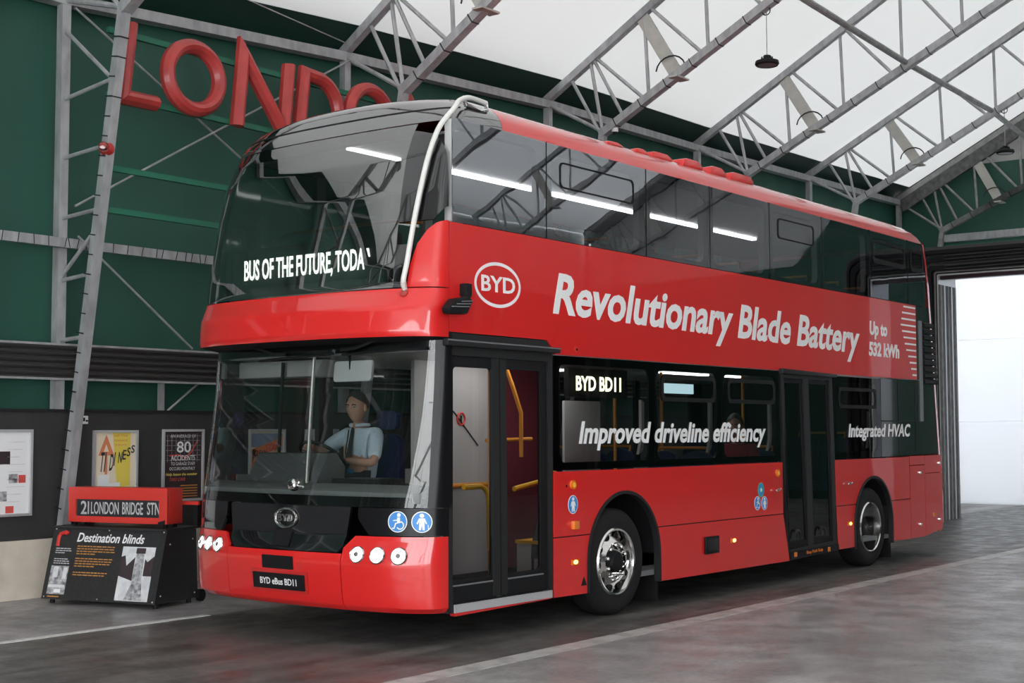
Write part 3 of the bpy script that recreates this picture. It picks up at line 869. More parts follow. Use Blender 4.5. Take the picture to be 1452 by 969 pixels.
# red destination box on the stand
t = empty('destination_box', SP(.7, .37, .765), 'red destination blind box on top of the black display stand', 'destination box')
u0, u1, z0, z1, e0, e1 = .105, 1.305, .788, 1.135, .25, .50
MB().prism([[(u0, z0), (u1, z0), (u1, z1), (u0, z1)], [(u0 + .09, z0 + .06), (u0 + .09, z1 - .12), (u1 - .095, z1 - .12), (u1 - .095, z0 + .06)]], lambda u, z, e: SP(u, e, z), e0, e0 + .04).build('front_frame', SIGN_RED, t, bevel=.006)
MB().prism([[(u0, z0), (u1, z0), (u1, z1), (u0, z1)]], lambda u, z, e: SP(u, e, z), e0 + .04, e1).build('case', SIGN_RED, t, bevel=.006)
MB().prism([[(u0 + .09, z0 + .06), (u1 - .095, z0 + .06), (u1 - .095, z1 - .12), (u0 + .09, z1 - .12)]], lambda u, z, e: SP(u, e, z), e0 + .028, e0 + .041).build('blind', mat('black_blind_cloth', (.02, .02, .021), .6), t)
def btext(s, u, z, w, cap, off=.0, sh=0.): text('lettering', s, WHITE_TXT, t, SP(u, e0 + .028, z), w_, (0, 0, 1), w, cap, sh, off, .002)
btext('2', u0 + .135, .868, .075, .125, .015); btext('I', u0 + .222, .868, .014, .125, .0)
btext('LONDON', u0 + .262, .873, .34, .115, .01); btext('BRIDGE', u0 + .645, .875, .25, .115, .01); btext('STN', u0 + .945, .877, .150, .115, .01)
MB().prism([[(u0 + .09, z0 + .06), (u1 - .095, z0 + .06), (u1 - .095, z1 - .12), (u0 + .09, z1 - .12)]], lambda u, z, e: SP(u, e, z), e0 + .012, e0 + .014).build('glass', G_POSTER, t)
for u in (u0 + .05, u1 - .05):
    for e in (.3, .45): MB().box(SP(u, e, .7695), (.03, .03, .034)).build('foot', BLACK, t)
MB().prism([[(u1 - .1, z0), (u1 - .02, z0), (u1 - .02, z0 + .04), (u1 - .1, z0 + .02)]], lambda u, z, e: SP(u, e, z), e0 - .006, e0).build('latch', BLACK, t)
settle(t)
t = empty('box_bracket', SP(.7, .6, .75), 'black bracket posts with a red bar behind the destination box', 'bracket')
for u in (.10, 1.40):
    MB().prism([[(u - .025, .752), (u + .025, .752), (u + .025, 1.0), (u - .025, 1.0)]], lambda uu, z, e: SP(uu, e, z), .58, .64).build('post', BLACK, t)
MB().prism([[(.06, .965), (1.46, .965), (1.46, 1.0), (.06, 1.0)]], lambda uu, z, e: SP(uu, e, z), .545, .578).build('crossbar', SIGN_RED, t)
settle(t)

# ------------------------------------------------------------------ the bus
HW = 1.415
BUS = empty('double_decker_bus', (2.6, HW, 0), 'red double-decker bus with white lettering on its side, parked in the hall', 'bus')
# outer skin by height: z, far corner x, nose x, near corner x, inset, exponent
LOW = [(.27, -2.40, -2.80, -2.41, .03, 2.5), (.31, -2.443, -2.85, -2.443, 0, 2.5), (.37, -2.443, -2.868, -2.443, 0, 2.5), (.55, -2.443, -2.89, -2.443, 0, 2.5),
       (.66, -2.443, -2.90, -2.443, 0, 2.5), (.75, -2.443, -2.872, -2.443, 0, 2.5), (.86, -2.443, -2.83, -2.443, 0, 2.5), (1.09, -2.435, -2.818, -2.443, 0, 2.5), (1.3, -2.40, -2.775, -2.443, 0, 2.5),
       (1.76, -2.34, -2.70, -2.443, 0, 2.5), (2.0, -2.31, -2.67, -2.43, 0, 2.5), (2.46, -2.28, -2.63, -2.42, 0, 2.5)]
UP = [(2.43, -2.443, -2.90, -2.443, .0, 2.5), (2.47, -2.443, -2.925, -2.443, 0, 2.5), (2.66, -2.443, -2.90, -2.443, 0, 2.5), (2.80, -2.425, -2.79, -2.443, 0, 2.5),
      (2.84, -2.42, -2.775, -2.443, 0, 2.5), (3.0, -2.40, -2.76, -2.443, 0, 2.5), (3.3, -2.34, -2.71, -2.435, 0, 2.5), (3.6, -2.28, -2.66, -2.42, 0, 2.5),
      (3.9, -2.19, -2.59, -2.39, 0, 2.5), (4.08, -2.10, -2.51, -2.34, 0, 2.5), (4.2, -2.04, -2.44, -2.27, .008, 2.5)]
ROOF = [(4.2, -2.04, -2.44, -2.27, .004, 2.5, 7.62), (4.28, -2.0, -2.40, -2.18, .03, 2.5, 7.52), (4.34, -1.96, -2.36, -2.08, .075, 2.5, 7.42), (4.40, -1.91, -2.33, -1.97, .15, 2.5, 7.27),
        (4.45, -1.85, -2.29, -1.87, .25, 2.4, 7.08), (4.49, -1.75, -2.22, -1.75, .40, 2.3, 6.85), (4.515, -1.6, -2.10, -1.6, .58, 2.2, 6.55), (4.53, -1.35, -1.80, -1.35, .82, 2.1, 6.1)]
def prof(tab, z):
    zs = [r[0] for r in tab]
    return [float(np.interp(z, zs, [r[k] for r in tab])) for k in range(1, len(tab[0]))]
def front_xy(tab, z, c):
    """c from -1 (near side) to 1 (far side) round the nose"""
    xf, xn, xc, ins, n = prof(tab, z)[:5]
    hw = HW - ins
    cs = -math.cos((c + 1) * PI / 2); sn = math.sqrt(max(0, 1 - cs * cs))
    y = HW + math.copysign(abs(cs) ** (2 / n), cs) * hw
    x0 = xc if cs < 0 else xf
    return x0 - (x0 - xn) * sn ** (2 / n), y
def fx(tab, y, z):
    xf, xn, xc, ins, n = prof(tab, z)[:5]
    u = min(1, abs(y - HW) / (HW - ins)); x0 = xc if y < HW else xf
    return x0 - (x0 - xn) * (1 - u ** n) ** (1 / n)
def fnormal(tab, y, z):
    e = .01
    dy = (fx(tab, y + e, z) - fx(tab, y - e, z)) / (2 * e); dz = (fx(tab, y, z + e) - fx(tab, y, z - e)) / (2 * e)
    return Vector((-1, dy, dz)).normalized()
def front_panel(name, tab, z0, z1, m, polys=None, parent=BUS, thick=.025, off=0., xmax=-2.443, zstep=.05, K=84, tail=True, tilt=0.):
    """part of the nose skin between two heights, clipped to convex outlines given in (y, z)"""
    out = MB()
    zs = sorted(set([z0, z1] + [r[0] for r in tab if z0 < r[0] < z1] + list(np.arange(z0, z1, zstep))))
    for poly in (polys or [None]):
        bm = bmesh.new(); rows = []
        for z in zs:
            row = []
            xf, xn, xc, ins, n = prof(tab, z)[:5]
            if tail: row += [(-1.9, ins), (-2.1, ins)]
            row += [front_xy(tab, z, -1 + 2 * k / K) for k in range(K + 1)]
            if tail: row += [(-2.1, 2 * HW - ins), (-1.9, 2 * HW - ins)]
            rows.append([bm.verts.new((x, y, z)) for x, y in row])
        for a, b2 in zip(rows, rows[1:]):
            for k in range(len(a) - 1): bm.faces.new((a[k], b2[k], b2[k + 1], a[k + 1]))
        def cut(co, no):
            bmesh.ops.bisect_plane(bm, geom=bm.verts[:] + bm.edges[:] + bm.faces[:], plane_co=co, plane_no=no, clear_outer=True, dist=1e-5)
        if poly:
            ar = sum(poly[i][0] * poly[(i + 1) % len(poly)][1] - poly[(i + 1) % len(poly)][0] * poly[i][1] for i in range(len(poly)))
            for i in range(len(poly)):
                p, q2 = poly[i], poly[(i + 1) % len(poly)]
                d = Vector((0, q2[0] - p[0], q2[1] - p[1]))
                no = Vector((0, d.z, -d.y)) * (1 if ar > 0 else -1)
                cut((0, p[0], p[1]), no)
        if xmax is not None: cut((xmax, 0, 0), (1, -tilt, 0))
        bmesh.ops.remove_doubles(bm, verts=bm.verts, dist=1e-5)
        bm.normal_update()
        bm.verts.ensure_lookup_table(); bm.verts.index_update()
        sgn = -1 if sum(f.normal.x * f.calc_area() for f in bm.faces) > 0 else 1
        nv = len(bm.verts)
        A = [v.co + v.normal * sgn * off for v in bm.verts]
        fs = [tuple(v.index for v in f.verts) for f in bm.faces]
        if thick:
            B = [v.co + v.normal * sgn * (off - thick) for v in bm.verts]
            f2 = [tuple(i + nv for i in reversed(f)) for f in fs]
            bd = [(e.verts[0].index, e.verts[1].index) for e in bm.edges if len(e.link_faces) == 1]
            out.add(A + B, fs + f2 + [(a, b2, b2 + nv, a + nv) for a, b2 in bd])
        else: out.add(A, fs)
        bm.free()
    return out.build(name, m, parent, smooth=40, fix=bool(thick))

NEAR = lambda u, v, t: (u, t, v)                       # t grows inward from the near side skin
FAR = lambda u, v, t: (u, 2 * HW - t, v)
def side(name, loops, m, parent=BUS, y0=0., th=.03, fn=NEAR, bevel=0, smooth=38):
    if loops and isinstance(loops[0][0], (int, float)): loops = [loops]
    return MB().prism(loops, fn, y0, y0 + th).build(name, m, parent, smooth, bevel)
def rrect(x0, x1, z0, z1, r=.04, n=5):
    pts = []
    for cx, cz, a0 in ((x1 - r, z1 - r, 0), (x0 + r, z1 - r, PI / 2), (x0 + r, z0 + r, PI), (x1 - r, z0 + r, 1.5 * PI)):
        for k in range(n + 1): pts.append((cx + r * math.cos(a0 + PI / 2 * k / n), cz + r * math.sin(a0 + PI / 2 * k / n)))
    return pts

# --- nose panels
mid_b = [(.765, .2), (2.105, .2), (2.105, .712), (.765, .72)]
front_panel('front_bumper', LOW, .27, .72, RED, [mid_b])
near_l = [(-.1, .2), (.757, .2), (.757, .765), (.665, .862), (-.1, .865)]
far_l = [(2.113, .2), (2.113, .745), (2.20, .835), (3, .835), (3, .2)]
hp_n = front_panel('headlamp_panel', LOW, .27, .87, RED, [near_l])
hp_f = front_panel('headlamp_panel', LOW, .27, .87, RED, [far_l], xmax=-1.95)
front_panel('front_lid', LOW, .70, 1.10, BLACK_GLOSS, [[(.775, .727), (2.09, .72), (2.10, .775), (2.20, .86), (2.20, .98), (2.14, 1.085), (.73, 1.085), (.655, 1.0), (.655, .885), (.768, .775)]])
front_panel('front_side_panel', LOW, .70, 1.10, PILLAR, [[(-.1, .872), (.648, .869), (.648, 1.0), (.72, 1.085), (-.1, 1.085)]])
front_panel('front_side_panel', LOW, .70, 1.10, BLACK_GLOSS, [[(2.21, .842), (2.21, .98), (2.15, 1.085), (3, 1.085), (3, .842)]], xmax=-1.95)
front_panel('windscreen', LOW, 1.09, 2.45, G_WS, [[(.075, 1.09), (2.9, 1.09), (2.9, 2.45), (.075, 2.45)]], thick=0, xmax=-2.05)
front_panel('windscreen_mask', LOW, 1.09, 1.17, PILLAR, [[(.02, 1.09), (2.9, 1.09), (2.9, 1.17), (.02, 1.17)]], thick=.01, off=-.006, xmax=-2.05)
front_panel('windscreen_mask', LOW, 2.33, 2.45, PILLAR, [[(.02, 2.33), (2.9, 2.33), (2.9, 2.45), (.02, 2.45)]], thick=.01, off=-.006, xmax=-2.05)
front_panel('corner_pillar', LOW, 1.09, 2.46, PILLAR, [[(-.1, 1.09), (.075, 1.09), (.075, 2.46), (-.1, 2.46)]], xmax=-2.40)
front_panel('upper_band', UP, 2.43, 2.815, RED, [[(-.1, 2.4), (3, 2.4), (3, 2.815), (-.1, 2.815)]], K=110, xmax=-2.443, tilt=.1565)
red_p = [(-.1, 2.825), (.245, 2.825), (.225, 3.0), (.18, 3.17), (.11, 3.28), (.05, 3.335), (.0, 3.36), (-.1, 3.36)]
front_panel('corner_panel', UP, 2.82, 3.37, RED, [red_p])
front_panel('upper_windscreen', UP, 2.825, 4.19, G_UWS, [[(.36, 2.825), (2.52, 2.825), (2.52, 4.19), (.36, 4.19)]], thick=0, xmax=-1.9)
front_panel('upper_pillar', UP, 2.825, 4.20, BLACK_GLOSS, [[(.252, 2.825), (.36, 2.825), (.36, 3.17), (.19, 3.17), (.232, 3.0)], [(-.1, 3.37), (0, 3.366), (.05, 3.342), (.115, 3.287), (.187, 3.17), (.36, 3.17), (.36, 4.2), (-.1, 4.2)]])
front_panel('upper_pillar', UP, 2.825, 4.20, BLACK_GLOSS, [[(2.52, 2.825), (3, 2.825), (3, 4.2), (2.52, 4.2)]], xmax=-1.9)
# soffit under the band, from band edge to windscreen top
q = MB(); vs = []; K = 60
for k in range(K + 1):
    c = -1 + 2 * k / K
    x1, y1 = front_xy(UP, 2.435, c); x2, y2 = front_xy(LOW, 2.44, c)
    vs += [(x1 + .01, y1, 2.436), (x2 + .02, y2, 2.40), (x2 + .08, y2 + (.03 if y2 < HW else -.03), 2.46)]
fs = []
for k in range(K):
    for r in (0, 1): fs.append((3 * k + r, 3 * k + r + 1, 3 * k + r + 4, 3 * k + r + 3))
q.add(vs, fs).build('band_soffit', BLACK, BUS, fix=False)

# --- near side red panels
def arch(cx, cz, R, zb_, n=22):
    return [(cx - R, zb_)] + [(cx - R * math.cos(a), cz + R * math.sin(a)) for a in np.linspace(0, PI, n)] + [(cx + R, zb_)]
AF, AR = (.071, .52, .615), (5.715, .53, .588)
# upper band of the side, stepped over the entrance door
side('upper_side_panel', [(-2.438, 2.475), (-1.13, 2.472), (-1.0, 2.352), (7.205, 2.352), (7.195, 3.345), (-2.438, 3.352)], RED, th=.03)
a1 = [p for p in arch(*AF, .775) if p[1] >= .775 - 1e-6]
def arch_cut(A_, z):
    cx, cz, R = A_
    a0 = math.asin((z - cz) / R)
    return [(cx - R * math.cos(a), cz + R * math.sin(a)) for a in np.linspace(a0, PI - a0, 22)]
side('lower_side_panel', [(-1.045, .770)] + arch_cut(AF, .770) + [(3.262, .770), (3.262, 1.332), (-1.045, 1.332)], RED)
cut = [(AF[0] - AF[2] * math.cos(a), AF[1] + AF[2] * math.sin(a)) for a in np.linspace(0, math.asin((.76 - AF[1]) / AF[2]), 5)]
side('skirt_panel', [(-1.045, .255), (AF[0] - AF[2], .248)] + cut + [(-1.045, .760)], RED)
cutr = [(2 * AF[0] - x, z) for x, z in cut]
side('skirt_panel', [(3.40, .238), (3.265, .760)] + [(cutr[-1][0], .760)] + cutr[::-1] + [(AF[0] + AF[2], .248)], RED)
side('lower_side_panel', [(4.635, .790)] + arch_cut(AR, .790) + [(6.882, .790), (6.87, 1.332), (4.615, 1.332)], RED)
cut = [(AR[0] - AR[2] * math.cos(a), AR[1] + AR[2] * math.sin(a)) for a in np.linspace(0, math.asin((.78 - AR[1]) / AR[2]), 5)]
side('skirt_panel', [(4.672, .275), (AR[0] - AR[2], .275)] + cut + [(4.64, .780)], RED)
cutr = [(2 * AR[0] - x, z) for x, z in cut]
side('skirt_panel', [(6.885, .262), (6.885, .780)] + [(cutr[-1][0], .780)] + cutr[::-1] + [(AR[0] + AR[2], .275)], RED)
side('engine_hatch', [(6.892, .265), (7.40, .268), (7.405, 1.213), (6.89, 1.213)], RED)
side('engine_hatch', [(6.888, 1.223), (7.405, 1.223), (7.395, 1.340), (6.882, 1.340)], RED)
side('rear_corner_panel', [(7.408, .272), (8.02, .335), (8.04, 1.10), (7.41, 1.10)], RED)
side('rear_corner_panel', [(7.41, 1.108), (8.04, 1.108), (8.0, 1.345), (7.402, 1.340)], RED)
for zz, x0, x1 in ((.765, -1.045, -.5), (.765, .64, 3.265), (.785, 4.64, 5.18), (.785, 6.25, 6.885)): MB().box(((x0 + x1) / 2, .018, zz), (x1 - x0, .01, .02)).build('panel_gap', BLACK, BUS)
# rear end
q = MB(); vs = []; K = 40
rz = [.30, .42, .8, 1.34, 1.8, 2.36, 2.94, 3.35, 3.62, 4.0, 4.2]; rx = [8.04, 8.17, 8.15, 8.08, 8.02, 7.95, 7.88, 7.82, 7.79, 7.70, 7.62]
for z, xr in zip(rz, rx):
    for k in range(K + 1):
        cs = -math.cos(PI * k / K); sn = math.sqrt(max(0, 1 - cs * cs)); n = 5
        vs.append((xr - .16 + .16 * sn ** (2 / n), HW + math.copysign(abs(cs) ** (2 / n), cs) * HW, z))
fs = []
for i in range(len(rz) - 1):
    for k in range(K): a = i * (K + 1) + k; fs.append((a, a + 1, a + K + 2, a + K + 1))
q.add(vs, fs).build('rear_panel', RED, BUS, fix=False)

# --- roof
def roof_ring(r):
    z, xf, xn, xc, ins, n, xr = r
    pts = []
    for k in range(14): pts.append((xr - .15 + (xc - xr + .15) * k / 14, ins))
    Kf = 60
    hw = HW - ins
    for k in range(Kf + 1):
        cs = -math.cos(PI * k / Kf); sn = math.sqrt(max(0, 1 - cs * cs)); x0 = xc if cs < 0 else xf
        pts.append((x0 - (x0 - xn) * sn ** (2 / n), HW + math.copysign(abs(cs) ** (2 / n), cs) * hw))
    for k in range(1, 15): pts.append((xf + (xr - .15 - xf) * k / 14, 2 * HW - ins))
    for k in range(1, 14):
        cs = math.cos(PI * k / 14); sn = math.sqrt(1 - cs * cs)
        pts.append((xr - .15 + .15 * sn ** (2 / 4), HW + math.copysign(abs(cs) ** (2 / 4), cs) * hw))
    return [Vector((x, y, z)) for x, y in pts]
def roof_piece(name, m, cut, outer):
    bm = bmesh.new(); rings = [[bm.verts.new(p) for p in roof_ring(r)] for r in ROOF]
    n = len(rings[0])
    for a, b2 in zip(rings, rings[1:]):
        for k in range(n): bm.faces.new((a[k], b2[k], b2[(k + 1) % n], a[(k + 1) % n]))
    bm.faces.new(rings[-1])
    bmesh.ops.bisect_plane(bm, geom=bm.verts[:] + bm.edges[:] + bm.faces[:], plane_co=cut, plane_no=outer, clear_outer=True, dist=1e-5)
    bmesh.ops.recalc_face_normals(bm, faces=bm.faces)
    me = bpy.data.meshes.new(name); bm.to_mesh(me); bm.free()
    return finish(name, me, m, BUS, 40, 0, False)
roof_piece('roof', RED, (-1.745, 0, 0), (-1, .25, 0))
roof_piece('roof_dome', DOME, (-1.75, 0, 0), (1, -.25, 0))
# line across the dome where the glass ends
q = MB(); q.tube([(front_xy([r[:6] for r in ROOF], 4.33, -1 + 2 * k / 40)[0] - .002, front_xy([r[:6] for r in ROOF], 4.33, -1 + 2 * k / 40)[1], 4.33) for k in range(3, 38)], .007, 6)
q.build('dome_seam', DARK, BUS)
# red fairings on the roof
for x0, x1, h in ((.05, .35, .05), (.55, .80, .06), (.85, 1.25, .075), (1.45, 1.86, .10), (2.0, 2.36, .10), (2.45, 2.98, .10)):
    pts = [(x0, 0), (x0 + .03, h * .85), (x0 + .09, h), (x1 - .10, h), (x1, h * .55), (x1, 0)]
    o = MB().prism([pts], lambda u, v, tt: (u, tt, 4.395 + v), .16, .50).build('roof_fairing', RED, BUS, bevel=.018)

# --- near side glazing
UPX = [-2.40, -1.13, .487, 1.712, 3.03, 4.357, 5.738, 6.97, 7.60]
for k, (x0, x1) in enumerate(zip(UPX, UPX[1:])):
    w = side('upper_window', [(x0 + .006, 3.36), (x1 - .006, 3.36), (x1 - .006, 4.2), (x0 + .006, 4.2)], G_UP, y0=.004, th=.0, smooth=0) if False else None
    mb = MB(); mb.add([(x0 + .006, .004, 3.357), (x1 - .006, .004, 3.357), (x1 - .006, .004, 4.202), (x0 + .006, .004, 4.202)], [(0, 1, 2, 3)])
    w = mb.build('upper_window', G_UP, BUS, smooth=0, fix=False)
    # moulded lining inside the opening
    side('window_lining', [rrect(x0 + .01, x1 - .01, 3.362, 4.198, .02), rrect(x0 + (.10 if k else .02), x1 - .10, 3.40, 4.13, .10)[::-1]], LINING if k < 6 else DARK, w, y0=.02, th=.07)
    if k in (1, 4, 6, 7):
        hx0, hx1 = x0 + .2, min(x1 - .22, 7.5)
        side('hopper_frame', [rrect(hx0, hx1, 3.83, 4.06, .05), rrect(hx0 + .012, hx1 - .012, 3.842, 4.048, .045)[::-1]] if k < 5 else [rrect(x0 + .08, hx1 + .12, 3.80, 4.10, .06), rrect(x0 + .12, hx1 + .08, 3.86, 4.06, .05)[::-1]], BLACK, w, y0=-.003, th=.02)
q = MB()
for x in UPX[1:-1]: q.box((x, .012, 3.78), (.012, .02, .85))
q.box((2.6, .012, 3.352), (9.7, .02, .012)); q.build('window_seal', BLACK, BUS)
# lower deck glazing
LWX = [-1.04, .615, 1.925, 3.24]
def pane(x0, x1, z0, z1, m, name='lower_window', y=.004, parent=BUS):
    return MB().add([(x0, y, z0), (x1, y, z0), (x1, y, z1), (x0, y, z1)], [(0, 1, 2, 3)]).build(name, m, parent, smooth=0, fix=False)
for k, (x0, x1) in enumerate(zip(LWX, LWX[1:])):
    w = pane(x0 + .004, x1 - .004, 1.342, 2.345, G_LOW)
    side('window_mask', [rrect(x0 + .006, x1 - .006, 1.344, 2.343, .01), rrect(x0 + (.05 if k else .10), x1 - .10, 1.41, 2.27, .07)[::-1]], PILLAR, w, y0=.008, th=.02)
    side('pillar_lining', [(x1 - .20, 1.46), (x1 - .13, 1.50), (x1 - .10, 1.62), (x1 - .10, 1.96), (x1 - .15, 1.98), (x1 - .15, 1.6)], LINING, w, y0=.06, th=.03)
    if k:
        side('hopper_frame', [rrect(x0 + .12, x1 - .14, 1.97, 2.23, .06), rrect(x0 + .16, x1 - .18, 2.01, 2.19, .05)[::-1]], BLACK, w, y0=-.003, th=.02)
w = pane(4.618, 5.995, 1.342, 2.33, G_LOW)
side('window_mask', [rrect(4.62, 5.99, 1.344, 2.328, .01), rrect(4.70, 5.88, 1.42, 2.25, .07)[::-1]], PILLAR, w, y0=.008, th=.02)
side('hopper_frame', [rrect(4.75, 5.85, 1.95, 2.2, .06), rrect(4.79, 5.81, 1.99, 2.16, .05)[::-1]], BLACK, w, y0=-.003, th=.02)
side('pillar_lining', [(5.70, 1.46), (5.77, 1.50), (5.80, 1.62), (5.80, 1.90), (5.75, 1.92), (5.74, 1.6)], LINING, w, y0=.06, th=.03)
side('rear_black_panel', [(6.003, 1.347), (7.11, 1.352), (7.11, 2.345), (6.003, 2.335)], BLACK_GLOSS, y0=.004)
side('rear_black_panel', [(7.12, 1.352), (7.93, 1.36), (7.91, 2.345), (7.12, 2.345)], BLACK_GLOSS, y0=.004)
q = MB()
for x in (6.55, 7.115): q.box((x, .003, 1.85), (.012, .01, .98))
q.box((6.56, .003, 1.80), (1.1, .01, .012)); q.build('panel_gap', BLACK, BUS)
# louvred rear quarter
side('rear_quarter_panel', [(7.215, 2.352), (7.90, 2.352), (7.80, 3.35), (7.20, 3.35)], BLACK_GLOSS, y0=.006)
q = MB()
for k in range(10):
    z = 2.30 + k * .085
    q.prism([[(-.005, 0), (-.04, .012), (-.035, .06), (-.005, .075)]], lambda u, v, tt, z=z: (tt, u + .01, z + v), 7.42, 7.88 - .012 * k)
q.build('louvre', BLACK, BUS)
side('louvre_post', [(7.30, 1.80), (7.38, 1.80), (7.38, 3.15), (7.30, 3.15)], MIDGREY, y0=-.012, th=.02)

# --- entrance door
D = MB().prism([[(-2.437, .262), (-1.052, .262), (-1.052, 2.352), (-1.13, 2.466), (-2.437, 2.466)], [(-2.385, .33), (-2.405, 2.29), (-1.118, 2.285), (-1.10, .33)]], NEAR, .002, .06).build('entrance_door', DARK, BUS)
for x0, x1 in ((-2.398, -1.80), (-1.735, -1.115)):
    MB().prism([rrect(x0, x1, .335, 2.305, .02), rrect(x0 + .03, x1 - .07 if x0 < -2 else x1 - .09, .51, 2.20, .04)[::-1]], NEAR, .02, .05).build('door_leaf', BLACK, D)
    pane(x0 + .025, x1 - .06, .50, 2.21, G_DOOR, 'door_glass', .035, D)
    MB().box(((x0 + x1) / 2 - .02, .016, .47), (x1 - x0 - .08, .008, .012)).build('kick_strip', MIDGREY, D)
side('door_post', [(-1.865, .345), (-1.68, .345), (-1.70, 2.285), (-1.885, 2.285)], DARK, D, y0=.006, th=.03)
side('door_seal', [(-1.775, .345), (-1.765, .345), (-1.785, 2.285), (-1.795, 2.285)], BLACK, D, y0=.002, th=.02)
side('door_sill', [(-2.375, .262), (-1.082, .262), (-1.082, .325), (-2.375, .325)], ALU, D, y0=-.012, th=.05)
side('sill_edge', [(-2.36, .235), (-1.08, .252), (-1.08, .262), (-2.375, .262)], RED, D, y0=0, th=.05)
side('door_canopy', [(-2.505, 2.362), (-1.0, 2.36), (-1.0, 2.408), (-2.505, 2.415)], DARK, D, y0=-.05, th=.06, bevel=.008)
side('canopy_strip', [(-2.505, 2.40), (-1.0, 2.394), (-1.0, 2.404), (-2.505, 2.411)], MIDGREY, D, y0=-.055, th=.01)
# --- middle door
D2 = MB().prism([[(3.405, .24), (4.665, .278), (4.575, 2.345), (3.247, 2.349)], [(3.36, .36), (3.325, 2.27), (4.50, 2.27), (4.57, .38)]], NEAR, .004, .06).build('exit_door', DARK, BUS)
for xa, xb in (((3.40, 3.90), (3.335, 3.80)), ((4.03, 4.565), (3.945, 4.49))):
    lo, hi = xa, xb
    MB().prism([[(lo[0], .37), (lo[1], .38), (hi[1], 2.265), (hi[0], 2.265)], [(lo[0] + .05, .44), (hi[0] + .035, 2.22), (hi[1] - .04, 2.22), (lo[1] - .03, .44)]], NEAR, .02, .05).build('door_leaf', BLACK, D2)
    MB().add([(lo[0] + .03, .035, .42), (lo[1] - .02, .035, .42), (hi[1] - .03, .035, 2.23), (hi[0] + .02, .035, 2.23)], [(0, 1, 2, 3)]).build('door_glass', G_DOOR2, D2, smooth=0, fix=False)
    MB().tube([(lo[0] + .22 + .075 * math.cos(a), .005, .47 + .09 * math.sin(a)) for a in np.linspace(0, PI, 9)], .014, 6).build('door_handle', DARK, D2)
side('door_post', [(3.90, .37), (4.03, .375), (3.945, 2.27), (3.815, 2.27)], DARK, D2, y0=.008, th=.03)
side('door_canopy', [(3.215, 2.312), (4.612, 2.308), (4.612, 2.345), (3.21, 2.372)], DARK, D2, y0=-.05, th=.06, bevel=.008)
side('door_sill', [(3.42, .245), (4.665, .275), (4.652, .345), (3.424, .335)], BLACK, D2, y0=-.012, th=.05)
for x in (3.52, 4.38): MB().box((x, -.014, .30), (.06, .012, .05)).build('sill_marker', AMBER, D2)
text('sill_lettering', 'Stop Push Stop', AMBER, D2, (3.80, -.013, .285), (1, 0, .02), (0, 0, 1), .42, .035, 0, .01, .002)

# --- far side: same bands, windows and cab window
fp = lambda name, loops, m, **k: side(name, loops, m, fn=FAR, **k)
fp('offside_upper_panel', [(-2.2, 2.43), (7.9, 2.43), (7.83, 3.345), (-2.2, 3.345)], RED)
fp('offside_lower_panel', [(-2.2, .30), (AF[0] - .62, .28)] + [(AF[0] - .62 * math.cos(a), .52 + .62 * math.sin(a)) for a in np.linspace(0, PI, 16)] + [(AR[0] - .6, .28)] + [(AR[0] - .6 * math.cos(a), .52 + .6 * math.sin(a)) for a in np.linspace(0, PI, 16)] + [(7.9, .3), (8.0, 1.29), (-2.2, 1.29)], RED)
fp('offside_waist_strip', [(-2.2, 2.36), (7.9, 2.36), (7.9, 2.43), (-2.2, 2.43)], BLACK_GLOSS)
for x0, x1 in ((-2.06, -1.15), (-.95, .55), (.65, 1.95), (2.05, 3.3), (3.4, 4.6), (4.7, 6.0)):
    w = MB().add([(x0, 2 * HW - .01, 1.29), (x1, 2 * HW - .01, 1.29), (x1, 2 * HW - .01, 2.36), (x0, 2 * HW - .01, 2.36)], [(0, 1, 2, 3)]).build('offside_lower_window', G_WS if x0 < -1 else G_OFF, BUS, smooth=0, fix=False)
q = MB()
for x in (-1.05, .6, 2.0, 3.35, 4.65): q.box((x, 2 * HW - .03, 1.83), (.2 if x < 0 else .1, .05, 1.07))
q.box((7.0, 2 * HW - .03, 1.83), (2.0, .05, 1.07))
q.build('offside_pillar', DARK, BUS)
for x0, x1 in zip(UPX, UPX[1:]):
    MB().add([(max(x0, -2.1) + .05, 2 * HW - .01, 3.345), (x1 - .05, 2 * HW - .01, 3.345), (x1 - .05, 2 * HW - .01, 4.2), (max(x0, -2.1) + .05, 2 * HW - .01, 4.2)], [(0, 1, 2, 3)]).build('offside_upper_window', G_OFF, BUS, smooth=0, fix=False)
q = MB()
for x in UPX[1:-1]: q.box((x, 2 * HW - .03, 3.77), (.12, .05, .86))
q.build('offside_pillar', MIDGREY, BUS)

# --- inside shell
MB().box((2.75, HW, .335), (9.9, 2.72, .05)).build('lower_floor', MIDGREY, BUS)
MB().box((2.75, HW, .30), (10.2, 2.2, .12)).build('chassis', BLACK, BUS)
MB().box((2.85, HW, 2.37), (10.3, 2.72, .07)).build('saloon_ceiling', CEILW, BUS)
q = MB(); q.box((2.9, HW, 2.425), (10.4, 2.72, .03)); q.build('upper_floor', DARK, BUS)
q = MB()
q.prism([[(-1.95, 4.2), (7.5, 4.2), (7.5, 4.225), (-1.95, 4.225)]], NEAR, .05, 2 * HW - .05)
q.build('upper_ceiling', CEILW, BUS)
fp('offside_lining', [(-2.2, .34), (7.8, .34), (7.8, 1.29), (-2.2, 1.29)], LINING, y0=.06, th=.02)
fp('offside_lining', [(-2.28, 2.44), (7.7, 2.44), (7.7, 3.34), (-2.28, 3.34)], DARK, y0=.06, th=.02)
side('nearside_lining', [(-2.3, 2.48), (7.15, 2.48), (7.15, 3.33), (-2.3, 3.33)], DARK, y0=.05, th=.02)
side('nearside_lining', [(.75, .34), (3.2, .34), (3.2, 1.30), (.75, 1.30)], LINING, y0=.05, th=.02)
